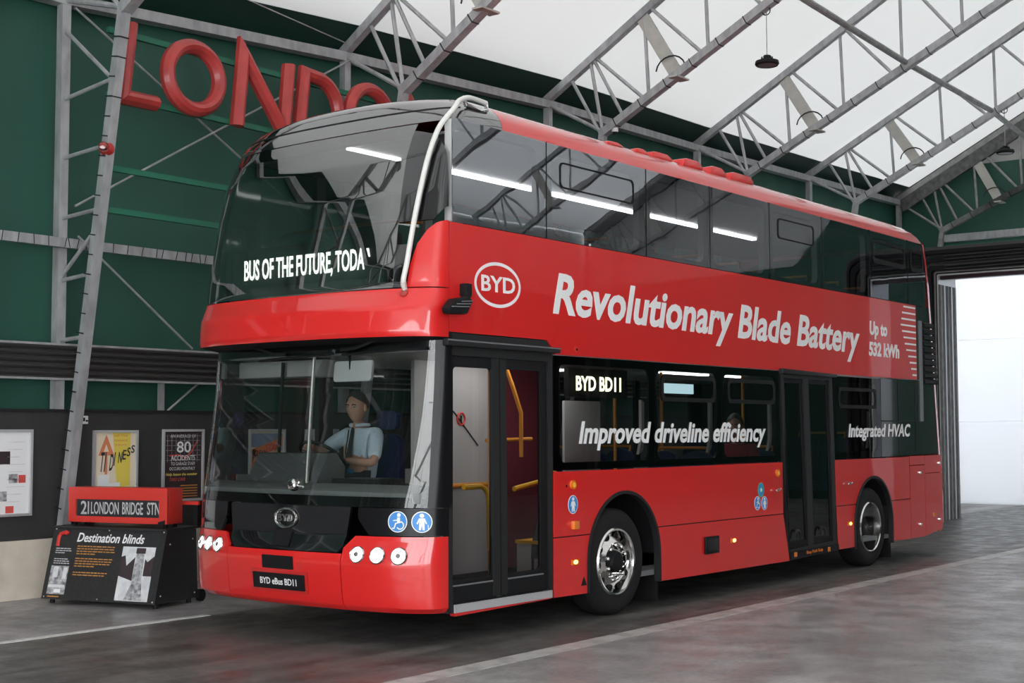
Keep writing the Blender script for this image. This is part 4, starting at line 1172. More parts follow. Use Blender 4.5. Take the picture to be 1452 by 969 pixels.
MB().box((6.3, HW, 1.35), (.05, 2.7, 2.0)).build('engine_bulkhead', DARK, BUS)
MB().box((7.66, HW, 3.3), (.05, 2.7, 1.75)).build('rear_bulkhead', DARK, BUS)
MB().box((2.2, 1.5, 4.185), (6.6, .07, .022)).build('light_strip', STRIP, BUS)
for x0, x1 in ((2.35, 3.35), (3.75, 4.15)): MB().box(((x0 + x1) / 2, 1.0, 2.325), (x1 - x0, .06, .018)).build('light_strip', STRIP, BUS)
MB().box((-.75, .95, 2.325), (.8, .09, .018)).build('light_strip', STRIP, BUS)  # added strip, brightens the entrance
MB().box((-.75, .33, 2.325), (1.0, .14, .018)).build('light_strip', STRIP, BUS)  # second added strip, out of sight above the door header, brightens the entrance
MB().box((.6, 1.5, 2.325), (1.2, .09, .018)).build('light_strip', STRIP, BUS)
# wheel boxes and arches
for (cx, cz, R) in (AF, AR):
    for nm, y0, fnn in (('wheel_arch', .012, NEAR), ('wheel_arch', .012, FAR)):
        q = MB(); vs = []; fs = []
        for k in range(25):
            a = PI * k / 24
            for y in (y0, .62): vs.append(fnn(cx - (R + .005) * math.cos(a), cz + (R + .005) * math.sin(a), y))
        for k in range(24): fs.append((2 * k, 2 * k + 2, 2 * k + 3, 2 * k + 1))
        q.add(vs, fs)
        q.prism([[(cx - R, .26)] + [(cx - R * math.cos(a), cz + R * math.sin(a)) for a in np.linspace(0, PI, 20)] + [(cx + R, .26)]], fnn, .60, .62)
        w = q.build(nm, BLACK, BUS)
        if fnn is NEAR:
            q = MB()
            o = [(cx - R, .25)] + [(cx - R * math.cos(a), cz + R * math.sin(a)) for a in np.linspace(0, PI, 26)] + [(cx + R, .25)]
            i2 = [(cx - R + .03, .25)] + [(cx - (R - .03) * math.cos(a), cz + (R - .03) * math.sin(a)) for a in np.linspace(0, PI, 26)] + [(cx + R - .03, .25)]
            q.prism([o + i2[::-1]], NEAR, -.012, .05); q.build('arch_trim', DARK, w)
            MB().box((cx + R + .02, .3, .20), (.03, .5, .28)).build('mud_flap', BLACK, w)
# wheels
def wheel(cx, cy_, R, front, sgn):
    ax = (0, -sgn, 0)
    w = MB().lathe([(.30, -.14), (.34, -.14), (.42, -.145), (.458, -.13), (R - .004, -.10), (R, -.05), (R, .05), (R - .004, .10), (.458, .13), (.42, .145), (.34, .14), (.312, .13), (.30, .10), (.30, -.14)], (cx, cy_, R), ax, 56).build('wheel', TYRE, BUS)
    q = MB()
    for rr in (R - .0005,):
        for off in (-.06, -.02, .02, .06): q.lathe([(rr + .001, off - .004), (rr + .001, off + .004)], (cx, cy_, R), ax, 56)
    q.build('tread_groove', BLACK, w)
    if front:
        MB().lathe([(.312, .135), (.300, .15), (.285, .145), (.272, .11), (.262, .085), (.235, .09), (.205, .118), (.178, .138), (.165, .132), (.155, .10), (.12, .095), (0, .095)], (cx, cy_, R), ax, 56).build('rim', CHROME, w)
        MB().lathe([(.105, .09), (.10, .13), (.085, .16), (.06, .17), (0, .17)], (cx, cy_, R), ax, 28).build('hub', BLACK, w)
        for k in range(10):
            a = 2 * PI * k / 10 + .1
            c = Vector((cx + .236 * math.cos(a), cy_ - sgn * .102, R + .238 * math.sin(a)))
            MB().ball(c, (.036, .014, .036), 14, 8).build('hand_hole', BLACK, w)
            c2 = (cx + .150 * math.cos(a + .3), cy_, R + .150 * math.sin(a + .3))
            MB().lathe([(.028, .10), (.028, .118), (.020, .122), (.018, .15), (.010, .158), (0, .158)], c2, ax, 10).build('wheel_nut', CHROME, w)
    else:
        MB().lathe([(.312, .135), (.300, .15), (.288, .14), (.276, .06), (.262, -.02), (.24, -.06), (.20, -.075), (.16, -.07), (0, -.07)], (cx, cy_, R), ax, 56).build('rim', CHROME, w)
        MB().lathe([(.13, -.07), (.125, .02), (.11, .05), (0, .055)], (cx, cy_, R), ax, 28).build('hub', BLACK, w)
        for k in range(10):
            a = 2 * PI * k / 10 + .1
            MB().lathe([(.026, -.075), (.026, -.05), (.018, -.045), (.016, -.02), (0, -.015)], (cx + .172 * math.cos(a), cy_, R + .172 * math.sin(a)), ax, 10).build('wheel_nut', DARK, w)
wheel(-.035, .165, .487, True, 1); wheel(5.665, .165, .487, False, 1)
wheel(-.035, 2 * HW - .165, .487, True, -1); wheel(5.665, 2 * HW - .165, .487, False, -1)

# --- lamps and fittings on the nose
def fdisc(name, tab, y, z, rx, rz, m, parent, lift=.003, th=.004, n=28):
    c = Vector((fx(tab, y, z), y, z)); N = fnormal(tab, y, z)
    Uu = Vector((0, 0, 1)).cross(N).normalized() * 1.0; Vv = N.cross(Uu)
    q = MB().prism([[(rx * math.cos(2 * PI * k / n), rz * math.sin(2 * PI * k / n)) for k in range(n)]], lambda u, v, t_: c + Uu * u + Vv * v + N * t_, lift, lift + th)
    return q.build(name, m, parent, smooth=0)
def fbasis(tab, y, z):
    c = Vector((fx(tab, y, z), y, z)); N = fnormal(tab, y, z)
    Uu = Vector((0, 0, 1)).cross(N).normalized(); return c, Uu, N.cross(Uu), N
for hp, ys in ((hp_n, (.605, .425, .25)), (hp_f, (2.255, 2.42, 2.57))):
    for k, y in enumerate(ys):
        c, Uu, Vv, N = fbasis(LOW, y, .718)
        L = MB().lathe([(.066, .002), (.070, .012), (.062, .022), (.052, .012), (.050, .004)], c, N, 28).build('headlamp', CHROME, hp)
        MB().lathe([(.052, .006), (.046, .016), (.030, .022), (0, .024)], c, N, 28).build('headlamp_lens', HEAD_LIT, hp)
        if k != 1: MB().lathe([(.020, .020), (.018, .028), (0, .030)], c, N, 18).build('headlamp_centre', MIDGREY, hp)
def fbox(name, tab, y0, y1, z0, z1, m, parent, lift=.004, th=.012, r=.006):
    c, Uu, Vv, N = fbasis(tab, (y0 + y1) / 2, (z0 + z1) / 2)
    w, h = (y1 - y0) / 2, (z1 - z0) / 2
    return MB().prism([rrect(-w, w, -h, h, r, 3)], lambda u, v, t_: c + Uu * u + Vv * v + N * t_, lift, lift + th).build(name, m, parent, smooth=0), (c, Uu, Vv, N)
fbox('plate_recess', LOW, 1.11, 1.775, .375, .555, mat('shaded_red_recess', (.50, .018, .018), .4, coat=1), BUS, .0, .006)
npl, (c, Uu, Vv, N) = fbox('number_plate', LOW, 1.14, 1.745, .40, .53, BLACK, BUS, .008, .010)
if Uu.y > 0: Uu = -Uu; 
text('plate_lettering', 'BYD eBus BD11', WHITE_TXT, npl, c + Uu * -.215 + Vv * -.026 + N * .018, Uu, Vv, .43, .052, 0, .01, .002)
fbox('radar_cover', LOW, 1.268, 1.63, .567, .675, BLACK, BUS, .002, .008)
fbox('front_camera', LOW, 1.345, 1.54, .745, .876, BLACK, BUS, .004, .012)
c, Uu, Vv, N = fbasis(LOW, 1.424, .978)
if Uu.y > 0: Uu = -Uu
lg = MB().tube([c + Uu * .125 * math.cos(a) + Vv * .078 * math.sin(a) + N * .012 for a in np.linspace(0, 2 * PI, 33)[:-1]], .010, 8, closed=True).build('front_badge', CHROME, BUS)
text('badge_lettering', 'BYD', CHROME, lg, c + Uu * -.095 + Vv * -.028 + N * .008, Uu, Vv, .19, .056, 0, .012, .008)
c, Uu, Vv, N = fbasis(LOW, 1.36, 1.245)
MB().lathe([(.05, .0), (.055, .02), (.045, .05), (.02, .065), (0, .066)], c, N, 20).build('wiper_pivot', CHROME, BUS)
MB().lathe([(.022, .066), (.016, .075), (0, .077)], c, N, 16).build('pivot_cap', DARK, BUS)
# blue stickers
def person_icon(fn, m, parent, k=1., stick=False):
    q = MB()
    def P(pts): q.prism([[(u * k, v * k) for u, v in pts]], fn, 0, .001)
    P([(.018 * math.cos(a), .047 + .016 * math.sin(a)) for a in np.linspace(0, 2 * PI, 13)[:-1]])
    P([(-.022, .028), (.022, .028), (.040, -.012), (.030, -.016), (.020, .006), (.020, -.014), (.022, -.06), (.006, -.06), (0, -.022), (-.006, -.06), (-.022, -.06), (-.020, -.014), (-.020, .006), (-.030, -.016), (-.040, -.012)])
    if stick: P([(.044, -.02), (.049, -.02), (.052, -.06), (.047, -.06)])
    return q.build('icon', m, parent, smooth=0)
def chair_icon(fn, m, parent, k=1.):
    q = MB()
    def P(pts): q.prism([[(u * k, v * k) for u, v in pts]], fn, 0, .001)
    P([(.010 + .015 * math.cos(a), .050 + .015 * math.sin(a)) for a in np.linspace(0, 2 * PI, 13)[:-1]])
    P([(-.004, .032), (.020, .032), (.022, .0), (.030, -.006), (-.018, -.008), (-.030, -.045), (-.045, -.045), (-.045, -.053), (-.024, -.053), (-.010, -.016), (-.004, -.006)])
    P([(-.036, .012), (-.002, .016), (-.002, .009), (-.036, .005)])
    o = [(.022 + .032 * math.cos(a), -.026 + .032 * math.sin(a)) for a in np.linspace(-2.6, 1.4, 16)]
    i2 = [(.022 + .024 * math.cos(a), -.026 + .024 * math.sin(a)) for a in np.linspace(-2.6, 1.4, 16)]
    P(o + i2[::-1])
    return q.build('icon', m, parent, smooth=0)
for y, kind in ((.288, 'chair'), (.108, 'man')):
    c, Uu, Vv, N = fbasis(LOW, y, .982)
    if Uu.y > 0: Uu = -Uu
    s = fdisc('sticker', LOW, y, .982, .083, .083, WHITE_TXT, BUS, .002, .002)
    fdisc('sticker_field', LOW, y, .982, .076, .076, STICKER_BLUE, s, .003, .002)
    fnn = lambda u, v, t_, c=c, Uu=Uu, Vv=Vv, N=N: c + Uu * u + Vv * v + N * (.0055 + t_)
    (chair_icon if kind == 'chair' else person_icon)(fnn, WHITE_TXT, s, 1.05) if kind == 'chair' else person_icon(fnn, WHITE_TXT, s, 1.05, True)
# wipers parked under the band
for pts in ([(.55, 2.43), (.80, 2.36), (.95, 2.355)], [(2.0, 2.41), (1.75, 2.345), (1.6, 2.34)]):
    w = MB().tube([(fx(LOW, y, z) - .05, y, z) for y, z in pts], .014, 8).build('wiper', BLACK, BUS)
for y0, y1, z in ((.12, .95, 2.345), (1.05, 1.95, 2.325)):
    MB().tube([(fx(LOW, y, z) - .035, y, z - .004 * k) for k, y in enumerate(np.linspace(y0, y1, 9))], .013, 6).build('wiper_blade', BLACK, w)
# white handrail round the near front corner
ry = [(.250, 2.80), (.250, 2.86), (.228, 3.0), (.215, 3.15), (.19, 3.4), (.16, 3.65), (.135, 3.85), (.115, 4.0), (.095, 4.12)]
pth = []
for y, z in ry:
    x = fx(UP, y, z); N = fnormal(UP, y, z); pth.append(Vector((x, y, z)) + N * (.055 if z > 2.83 else .0))
pth += [Vector((-2.33, .04, 4.29)), Vector((-2.255, .05, 4.365)), Vector((-2.13, .065, 4.415)), Vector((-2.0, .08, 4.425)), Vector((-1.86, .09, 4.422))]
sm = []
for i in range(len(pth) - 1):
    p0 = pth[max(i - 1, 0)]; p1 = pth[i]; p2 = pth[i + 1]; p3 = pth[min(i + 2, len(pth) - 1)]
    for k in range(5):
        s = k / 5; sm.append(.5 * ((2 * p1) + (p2 - p0) * s + (2 * p0 - 5 * p1 + 4 * p2 - p3) * s * s + (3 * p1 - p0 - 3 * p2 + p3) * s ** 3))
sm.append(pth[-1])
HR = MB().tube(sm, .022, 10).build('corner_handrail', mat('white_handrail', (.72, .71, .67), .35, coat=.3), BUS)
MB().tube([pth[-1], pth[-1] + Vector((.0, -.01, -.06)), pth[-1] + Vector((-.10, -.02, -.09)), pth[-1] + Vector((-.30, -.03, -.075)), pth[-1] + Vector((-.32, -.02, .0))], .018, 8).build('rail_foot', CHROME, HR)
MB().lathe([(.035, 0), (.032, .012), (.022, .016), (0, .016)], Vector((fx(UP, .25, 2.775), .25, 2.775)), fnormal(UP, .25, 2.775), 16).build('rail_socket', LETTER_RED, HR)
MB().tube([pth[0], pth[1]], .024, 10).build('rail_sleeve', STEELW, HR)
# mirror camera arm on the near side
DXM = -.12
q = MB()
q.prism([[(-2.45 + DXM, 2.60), (-2.24 + DXM, 2.61), (-2.165 + DXM, 2.725), (-2.23 + DXM, 2.75), (-2.39 + DXM, 2.725), (-2.47 + DXM, 2.65)]], lambda u, v, t_: (u, -t_, v), .04, .13)
MC = q.build('mirror_camera', BLACK, BUS, bevel=.02)
for k in range(3): MB().bar((-2.44 + .06 * k + DXM, -.135, 2.658 + .024 * k), (-2.23 + .02 * k + DXM, -.135, 2.67 + .024 * k), .010, .008).build('camera_trim', MIDGREY, MC)
MB().box((-2.175 + DXM + .02, -.035, 2.815), (.07, .08, .10)).build('camera_mount', BLACK, MC, bevel=.01)
MB().bar((-2.16 + DXM, -.06, 2.78), (-2.24 + DXM, -.07, 2.70), .05, .05).build('camera_arm', BLACK, MC)

# --- side fittings
def sdisc(name, x, z, r, m, parent=BUS, y=-.0, th=.012, n=20, rz=None):
    rz = rz or r
    return MB().prism([[(x + r * math.cos(2 * PI * k / n), z + rz * math.sin(2 * PI * k / n)) for k in range(n)]], NEAR, y - th, y).build(name, m, parent, smooth=0)
for x, z in ((-.765, 1.213), (3.127, 1.216)):
    s = sdisc('door_button', x, z, .040, AMBER, th=.02); sdisc('button_face', x, z, .022, YELLOW, s, y=-.02, th=.004)
sdisc('key_hole', -.853, 1.205, .012, BLACK, th=.002)
MB().box((-.75, -.02, .86), (.085, .045, .075)).build('side_indicator', AMBER, BUS, bevel=.012)
for x, z in ((-.735, .537), (2.125, .545), (4.997, .563)):
    s = MB().box((x, -.006, z), (.105, .012, .045)).build('side_marker', AMBER, BUS); MB().ball((x, -.013, z), (.03, .008, .018)).build('marker_lamp', AMBER_LIT, s)
MB().box((7.72, -.006, .54), (.09, .012, .05)).build('side_reflector', AMBER, BUS)
fu = MB().box((1.655, -.014, .53), (.27, .03, .175)).build('charging_flap', BLACK, BUS, bevel=.012); MB().box((1.655, -.032, .53), (.20, .008, .12)).build('flap_inset', DARK, fu, bevel=.003)
for x, z in ((3.09, 1.035), (4.957, 1.045)):
    MB().bar((x - .05, -.03, z - .012), (x + .05, -.03, z + .012), .03, .025).build('release_handle', CHROME, BUS, bevel=.006)
for x, z in ((7.225, 1.115), (7.212, .433), (7.912, 1.231), (7.895, .465)):
    MB().box((x, -.008, z), (.045, .018, .035)).build('hatch_latch', CHROME, BUS, bevel=.004)
MB().box((8.02, .02, .95), (.02, .03, .16)).build('corner_hinge', BLACK, BUS)
sdisc('side_camera', -.705, 2.408, .026, SIGN_RED, th=.01); sdisc('side_camera_lens', -.700, 2.408, .012, BLACK, th=.014)
for x, z, r, kind in ((-.758, 1.04, .082, 'man'), (2.662, .906, .075, 'chair'), (2.822, .900, .075, 'man')):
    s = sdisc('sticker', x, z, r * .92, WHITE_TXT, th=.002, rz=r); sdisc('sticker_field', x, z, r * .84, STICKER_BLUE, s, y=-.002, th=.001, rz=r * .92)
    fnn = lambda u, v, t_, x=x, z=z: (x + u, -.0035 - t_, z + v)
    (chair_icon if kind == 'chair' else person_icon)(fnn, WHITE_TXT, s, r / .08)
s = sdisc('sticker', 2.745, 1.046, .072, GREEN_RING, th=.002, rz=.08); sdisc('sticker_field', 2.745, 1.046, .058, STICKER_BLUE, s, y=-.002, th=.001, rz=.065); sdisc('icon', 2.745, 1.046, .034, GREEN_RING, s, y=-.003, th=.001); sdisc('icon', 2.745, 1.046, .02, WHITE_TXT, s, y=-.004, th=.001)
MB().prism([[(-.64, .32), (-.55, .32), (-.595, .40)]], NEAR, -.002, 0).build('jacking_mark', BLACK, BUS, smooth=0)
q = MB()
for k in range(12):
    z = 3.308 - k * .0815; xl = (6.78, 6.73, 6.705, 6.68, 6.72, 6.765, 6.805, 6.85, 6.915, 6.96, 7.005, 7.045)[k]
    q.box(((xl + 7.185) / 2, -.001, z), (7.185 - xl, .002, .022))
q.build('stripe_lettering', WHITE_TXT, BUS)
# --- lettering
SX_, SZ_ = (1, 0, 0), (0, 0, 1)
def stxt(s, x, z, w, cap, sh=0, off=0, m=WHITE_TXT, dz=0, y=-.001, name='lettering', sp=1.0):
    return text(name, s, m, BUS, (x, y, z), (1, 0, dz), SZ_, w, cap, sh, off, .002, sp)
stxt('Revolutionary Blade Battery', -1.045, 2.722, 6.36, .335, .26, .028, dz=-.0135)
stxt('Up to', 5.675, 2.888, .55, .155, .10, .042); stxt('532 kWh', 5.645, 2.622, .96, .158, .10, .042)
stxt('Improved driveline efficiency', -.662, 1.580, 3.50, .185, .26, .028, dz=-.002)
stxt('Integrated HVAC', 5.0, 1.605, 1.90, .150, .22, .028)
lg = MB().tube([(-1.815 + .295 * math.cos(a), -.001, 2.893 + .175 * math.sin(a)) for a in np.linspace(0, 2 * PI, 49)[:-1]], .016, 6, closed=True).build('side_badge', WHITE_TXT, BUS)
for v in lg.data.vertices: v.co.y *= .1
text('badge_lettering', 'BYD', WHITE_TXT, lg, (-2.035, -.001, 2.835), SX_, SZ_, .45, .125, 0, .02, .002)
# side destination display behind the first lower window
sd = MB().box((-.27, .075, 2.12), (.95, .05, .26)).build('side_display', BLACK, BUS)
text('display_lettering', 'BYD BD11', LED_SIDE, sd, (-.632, .0495, 2.052), SX_, SZ_, .73, .122, 0, .03, .002)
# front destination display behind the upper windscreen
fd = MB().prism([[(.50, 2.84), (2.30, 2.84), (2.30, 3.30), (.50, 3.30)]], lambda u, v, t_: (-2.50 + t_, u, v), 0, .06).build('front_display', mat('display_face', (.008, .010, .009), .5), BUS)
text('display_lettering', 'BUS OF THE FUTURE, TODA', LED_TXT, fd, (-2.506, 2.335, 3.03), (0, -1, 0), (0, 0, 1), 1.475, .168, 0, .02, .003)
MB().prism([[(.838, 3.198), (.81, 3.198), (.795, 3.125), (.812, 3.125)]], lambda u, v, t_: (-2.509 + t_, u, v), 0, .003).build('display_lettering', LED_TXT, fd, smooth=0)
MB().box((-1.72, 1.5, 4.188), (.66, .06, .02)).build('light_strip', STRIP, BUS)
# ------------------------------------------------------------------ bus interior
# upper deck front: dash shelf, handrails
MB().prism([[(-2.60, 2.44), (-2.30, 2.44), (-2.30, 2.95), (-2.45, 3.0), (-2.62, 2.84)]], lambda u, v, t_: (u, t_, v), .45, 2.4).build('front_shelf', DARK, BUS)
MB().tube([(-2.2, .5, 3.42), (-2.25, .8, 3.45), (-2.25, 2.0, 3.45), (-2.2, 2.3, 3.42)], .018, 8).build('front_rail', ORANGE, BUS)
def seat(x, y, z, w=.82, side_=0):
    s = MB().prism([[(x - .46, z + .40), (x - .02, z + .40), (x + .0, z + .50), (x - .44, z + .52)]], lambda u, v, t_: (u, t_, v), y - w / 2, y + w / 2).build('seat', SEATBLUE, BUS, bevel=.025)
    for k in (-1, 1):
        c = y + k * w / 4
        pts = []
        for a in np.linspace(0, PI, 9): pts.append((c - (w / 4 - .015) * math.cos(a), z + .95 + .12 * math.sin(a)))
        pts = [(c - w / 4 + .03, z + .48)] + pts + [(c + w / 4 - .03, z + .48)]
        MB().prism([pts], lambda u, v, t_: (x + .02 + t_ + (v - z - .48) * .22, u, v), -.04, .04).build('seat_back', SEATBLUE, s, bevel=.015)
    MB().tube([(x + .16, y - w / 2 + .1, z + 1.02), (x + .19, y - w / 2 + .1, z + 1.10), (x + .19, y + w / 2 - .1, z + 1.10), (x + .16, y + w / 2 - .1, z + 1.02)], .016, 8).build('grab_rail', ORANGE, s)
    q = MB(); q.box((x - .22, y, z + .2), (.08, w * .6, .4)); q.build('seat_frame', BLACK, s)
    return s
for k in range(9):
    seat(-.75 + k * .86, .62, 2.44)
    if k > 2: seat(-.75 + k * .86, 2.25, 2.44)
# lower saloon
seat(2.0, .62, .40); seat(3.36, .52, .40, .70); seat(2.0, 2.2, .40); seat(2.9, 2.2, .40); seat(5.4, .62, .55); seat(5.4, 2.2, .55); seat(1.1, 2.2, .40)
for x, y in ((-.12, .80), (.35, 1.0), (1.35, .95), (2.35, 1.0), (3.75, .75), (4.6, .75), (-1.30, .5)):
    MB().tube([(x, y, .36), (x, y, 2.33)], .018, 8).build('grab_pole', ORANGE, BUS)
MB().tube([(-.98, .80, 1.60), (-.3, .80, 1.61)], .018, 8).build('grab_rail', ORANGE, BUS)
MB().tube([(-1.02, .55, 2.28), (-.85, .58, 2.05), (-.72, .6, 1.85), (-.72, .6, 1.45)], .020, 8).build('grab_rail', ORANGE, BUS)
MB().tube([(-1.02, .45, 1.175), (-.5, .45, 1.245)], .024, 8).build('door_rail', YELLOW, BUS)
MB().tube([(-1.75, .42, 1.215), (-1.52, .42, 1.215), (-1.46, .42, 1.19), (-1.42, .42, 1.14), (-1.41, .42, 1.05), (-1.40, .42, .66)], .024, 8).build('door_rail', YELLOW, BUS)
for z in (1.0, .68): MB().tube([(-1.41, .42, z), (-1.30, .42, z)], .012, 6).build('rail_bracket', BLACK, BUS)
# cab partition
cp = MB().prism([[(-1.45, 1.2), (-.28, 1.2), (-.28, 2.33), (-1.45, 2.33)]], lambda u, v, t_: (u, 1.25 + t_, v), 0, .04).build('cab_partition', PARTN, BUS)
MB().prism([[(-1.45, .36), (-.28, .36), (-.28, 1.2), (-1.45, 1.2)]], lambda u, v, t_: (u, 1.25 + t_, v), 0, .04).build('partition_base', BASEG, cp)
MB().tube([(-1.0, 1.24, 1.18), (-.3, 1.24, 1.18)], .022, 8).build('partition_rail', ORANGE, cp)
MB().tube([(-1.25, 1.244, 1.95), (-1.05, 1.244, 1.94), (-.9, 1.244, 1.86), (-.55, 1.244, 1.55)], .006, 6).build('partition_line', BLACK, cp)
rg_ = MB().tube([(-.80 + .055 * math.cos(a), 1.243, 1.80 + .055 * math.sin(a)) for a in np.linspace(0, 2 * PI, 25)[:-1]], .009, 6, closed=True).build('warning_sign', SIGN_RED, cp)
MB().box((-.80, 1.243, 1.80), (.02, .006, .06)).build('warning_icon', BLACK, rg_)
# stair side and locker
MB().prism([[(-.20, .36), (.55, .36), (.55, 2.33), (-.20, 2.33)]], lambda u, v, t_: (u, 1.28 + t_, v), 0, .05).build('stair_panel', MAROON, BUS)
lk = MB().box((-.24, .60, .50), (.58, .40, .30)).build('locker', LINING, BUS, bevel=.008)
MB().box((-.24, .60, .665), (.60, .42, .03)).build('locker_edge', YELLOW, lk)
for x, w in ((-.46, .08), (-.26, .2)): MB().box((x, .397, .50), (w, .006, .14)).build('locker_vent', BLACK, lk)
MB().prism([[(-.18, 1.30), (.42, 1.30), (.42, 1.97), (-.18, 1.97)]], lambda u, v, t_: (u, .50 + t_, v), 0, .03).build('notice_panel', LINING, BUS, bevel=.01)
MB().prism([[(2.40, 2.10), (3.05, 2.10), (3.05, 2.21), (2.40, 2.21)]], lambda u, v, t_: (u, 1.0 + t_, v), 0, .03).build('information_screen', emit_mat('information_screen', (.5, .75, .82), .9), BUS)
# cab: dash, steering wheel, mirror, shelf, pole, seat
MB().prism([[(-2.66, 1.12), (-2.30, 1.12), (-2.22, 1.22), (-2.50, 1.255), (-2.66, 1.20)]], lambda u, v, t_: (u, t_, v), .12, 2.66).build('dashboard', DASH, BUS, bevel=.012)
q = MB().prism([[(-2.52, 1.20), (-2.16, 1.20), (-2.14, 1.38), (-2.24, 1.50), (-2.36, 1.50)]], lambda u, v, t_: (u, t_, v), 1.42, 2.30)
dc = q.build('dash_cluster', CLUSTER, BUS, bevel=.02)
MB().box((-2.20, 1.1, 1.26), (.3, .55, .06)).build('ticket_shelf', DARK, BUS)
MB().prism([[(-2.12, .37), (-2.0, .37), (-2.0, 1.22), (-2.22, 1.22)]], lambda u, v, t_: (u, t_, v), .65, 2.7).build('cab_front_panel', BLACK, BUS)
cx0 = Vector((-2.04, 1.80, 1.455)); axw = Vector((.62, 0, .78)).normalized(); ux = Vector((0, 1, 0)); uy = axw.cross(ux)
SW = MB().tube([cx0 + (ux * math.cos(a) + uy * math.sin(a)) * .225 for a in np.linspace(0, 2 * PI, 37)[:-1]], .016, 8, closed=True).build('steering_wheel', BLACK, BUS)
for a in (.5, PI - .5, -PI / 2): MB().tube([cx0 - axw * .03, cx0 + (ux * math.cos(a) + uy * math.sin(a)) * .22], .014, 6).build('spoke', BLACK, SW)
MB().lathe([(.06, -.03), (.055, .0), (0, .005)], cx0 - axw * .02, axw, 18).build('wheel_boss', BLACK, SW)
MB().tube([cx0 - axw * .03, cx0 - axw * .35], .035, 8).build('steering_column', BLACK, SW)
MR = MB().prism([rrect(.80, 1.235, 2.10, 2.275, .03)], lambda u, v, t_: (-2.49 + t_ + (v - 2.1) * .1, u, v), 0, .03)  .build('cab_mirror', CEILW, BUS, bevel=.008)
MB().tube([(-2.47, 1.05, 2.2), (-2.47, 1.06, 2.34)], .012, 6).build('mirror_stem', BLACK, MR)
MB().tube([(-2.5, 1.445, 2.36), (-2.5, 1.53, 1.24)], .016, 8).build('screen_pole', STEELW, BUS)
MB().prism([[(1.75, 2.17), (2.75, 2.17), (2.75, 2.32), (1.65, 2.32)]], lambda u, v, t_: (-2.2 + t_, u, v), 0, .3).build('cab_shelf', LINING, BUS, bevel=.02)
MB().tube([(-2.28, 2.12, 1.4), (-2.25, 2.10, 2.3)], .016, 8).build('cab_pole', BLACK, BUS)
ds = MB().prism([[(1.58, .95), (2.08, .95), (2.08, 1.09), (1.58, 1.09)]], lambda u, v, t_: (-1.72 + t_, u, v), 0, .50).build('driver_seat', SEATBLUE, BUS, bevel=.03)
MB().prism([[(1.60, 1.08), (2.06, 1.08), (2.03, 1.60), (1.95, 1.66), (1.71, 1.66), (1.63, 1.60)]], lambda u, v, t_: (-1.27 + t_ + (v - 1.08) * .08, u, v), 0, .10).build('seat_back', SEATBLUE, ds, bevel=.03)
MB().prism([rrect(1.70, 1.96, 1.70, 1.88, .05)], lambda u, v, t_: (-1.2 + t_, u, v), 0, .08).build('headrest', SEATBLUE, ds, bevel=.02)
MB().box((-1.48, 1.83, .65), (.3, .3, .6)).build('seat_pedestal', BLACK, ds)
MB().box((-1.2, 2.0, .35), (2.0, 1.35, .04)).build('cab_floor', DARK, BUS)
settle(BUS)

# ------------------------------------------------------------------ people
def skin(nodes, edges, sub=2):
    """one continuous surface grown round the joints; nodes: (point, radius)"""
    me = bpy.data.meshes.new('s'); me.from_pydata([n[0] for n in nodes], edges, [])
    o = bpy.data.objects.new('s', me); COL.objects.link(o)
    sk = o.modifiers.new('skin', 'SKIN'); sk.use_smooth_shade = True
    for k, n in enumerate(nodes):
        r = n[1]; d = me.skin_vertices[0].data[k]
        d.radius = r if isinstance(r, tuple) else (r, r); d.use_root = (k == 0)
    s = o.modifiers.new('sub', 'SUBSURF'); s.levels = sub
    dg = bpy.context.evaluated_depsgraph_get(); dg.update()
    m2 = bpy.data.meshes.new_from_object(o.evaluated_get(dg))
    vs = [tuple(v.co) for v in m2.vertices]; fs = [tuple(p.vertices) for p in m2.polygons]
    bpy.data.objects.remove(o); bpy.data.meshes.remove(m2)
    return vs, fs
def head_mesh(mb, c, fwd, k=1.0):
    """head of height .25 around c, looking along fwd (horizontal)"""
    f = Vector(fwd).normalized(); r = Vector((0, 0, 1)).cross(f).normalized(); u = Vector((0, 0, 1)); c = Vector(c)
    n, m_ = 28, 22; vs = []; fs = []
    for i in range(m_ + 1):
        th = PI * i / m_; z = math.cos(th)
        for j in range(n):
            a = 2 * PI * j / n
            x = math.sin(th) * math.cos(a); y = math.sin(th) * math.sin(a)       # x forward
            w = .078; dpt = .098; h = .125
            if z < 0: w *= 1 - .30 * (-z) ** 1.3; dpt *= 1 - .10 * (-z)
            px, py, pz = x * dpt, y * w, z * h
            if x > 0:
                px += .010 * math.exp(-((z + .78) / .2) ** 2) * max(0, 1 - (y / .5) ** 2)               # chin
                px += .026 * math.exp(-((z + .22) / .16) ** 2) * math.exp(-(y / .16) ** 2)              # nose
                px += .012 * math.exp(-((z - .02) / .14) ** 2) * math.exp(-(y / .12) ** 2)
                px -= .012 * math.exp(-((z - .02) / .12) ** 2) * (math.exp(-((y - .38) / .2) ** 2) + math.exp(-((y + .38) / .2) ** 2))   # eye sockets
                px += .008 * math.exp(-((z - .24) / .1) ** 2) * max(0, 1 - y * y)                       # brow
                px += .006 * math.exp(-((z + .50) / .06) ** 2) * math.exp(-(y / .25) ** 2)              # lips
                px -= .004 * math.exp(-((z + .56) / .025) ** 2) * math.exp(-(y / .25) ** 2)
            vs.append(c + (f * px + r * py + u * pz) * k)
    for i in range(m_):
        for j in range(n):
            j2 = (j + 1) % n; fs.append((i * n + j, (i + 1) * n + j, (i + 1) * n + j2, i * n + j2))
    mb.add(vs, fs)
    for s in (-1, 1):
        ec = c + (r * s * .078 - f * .005 - u * .005) * k
        mb.ball(ec, (.018 * k, .012 * k, .032 * k), 10, 8)
    return f, r, u, c
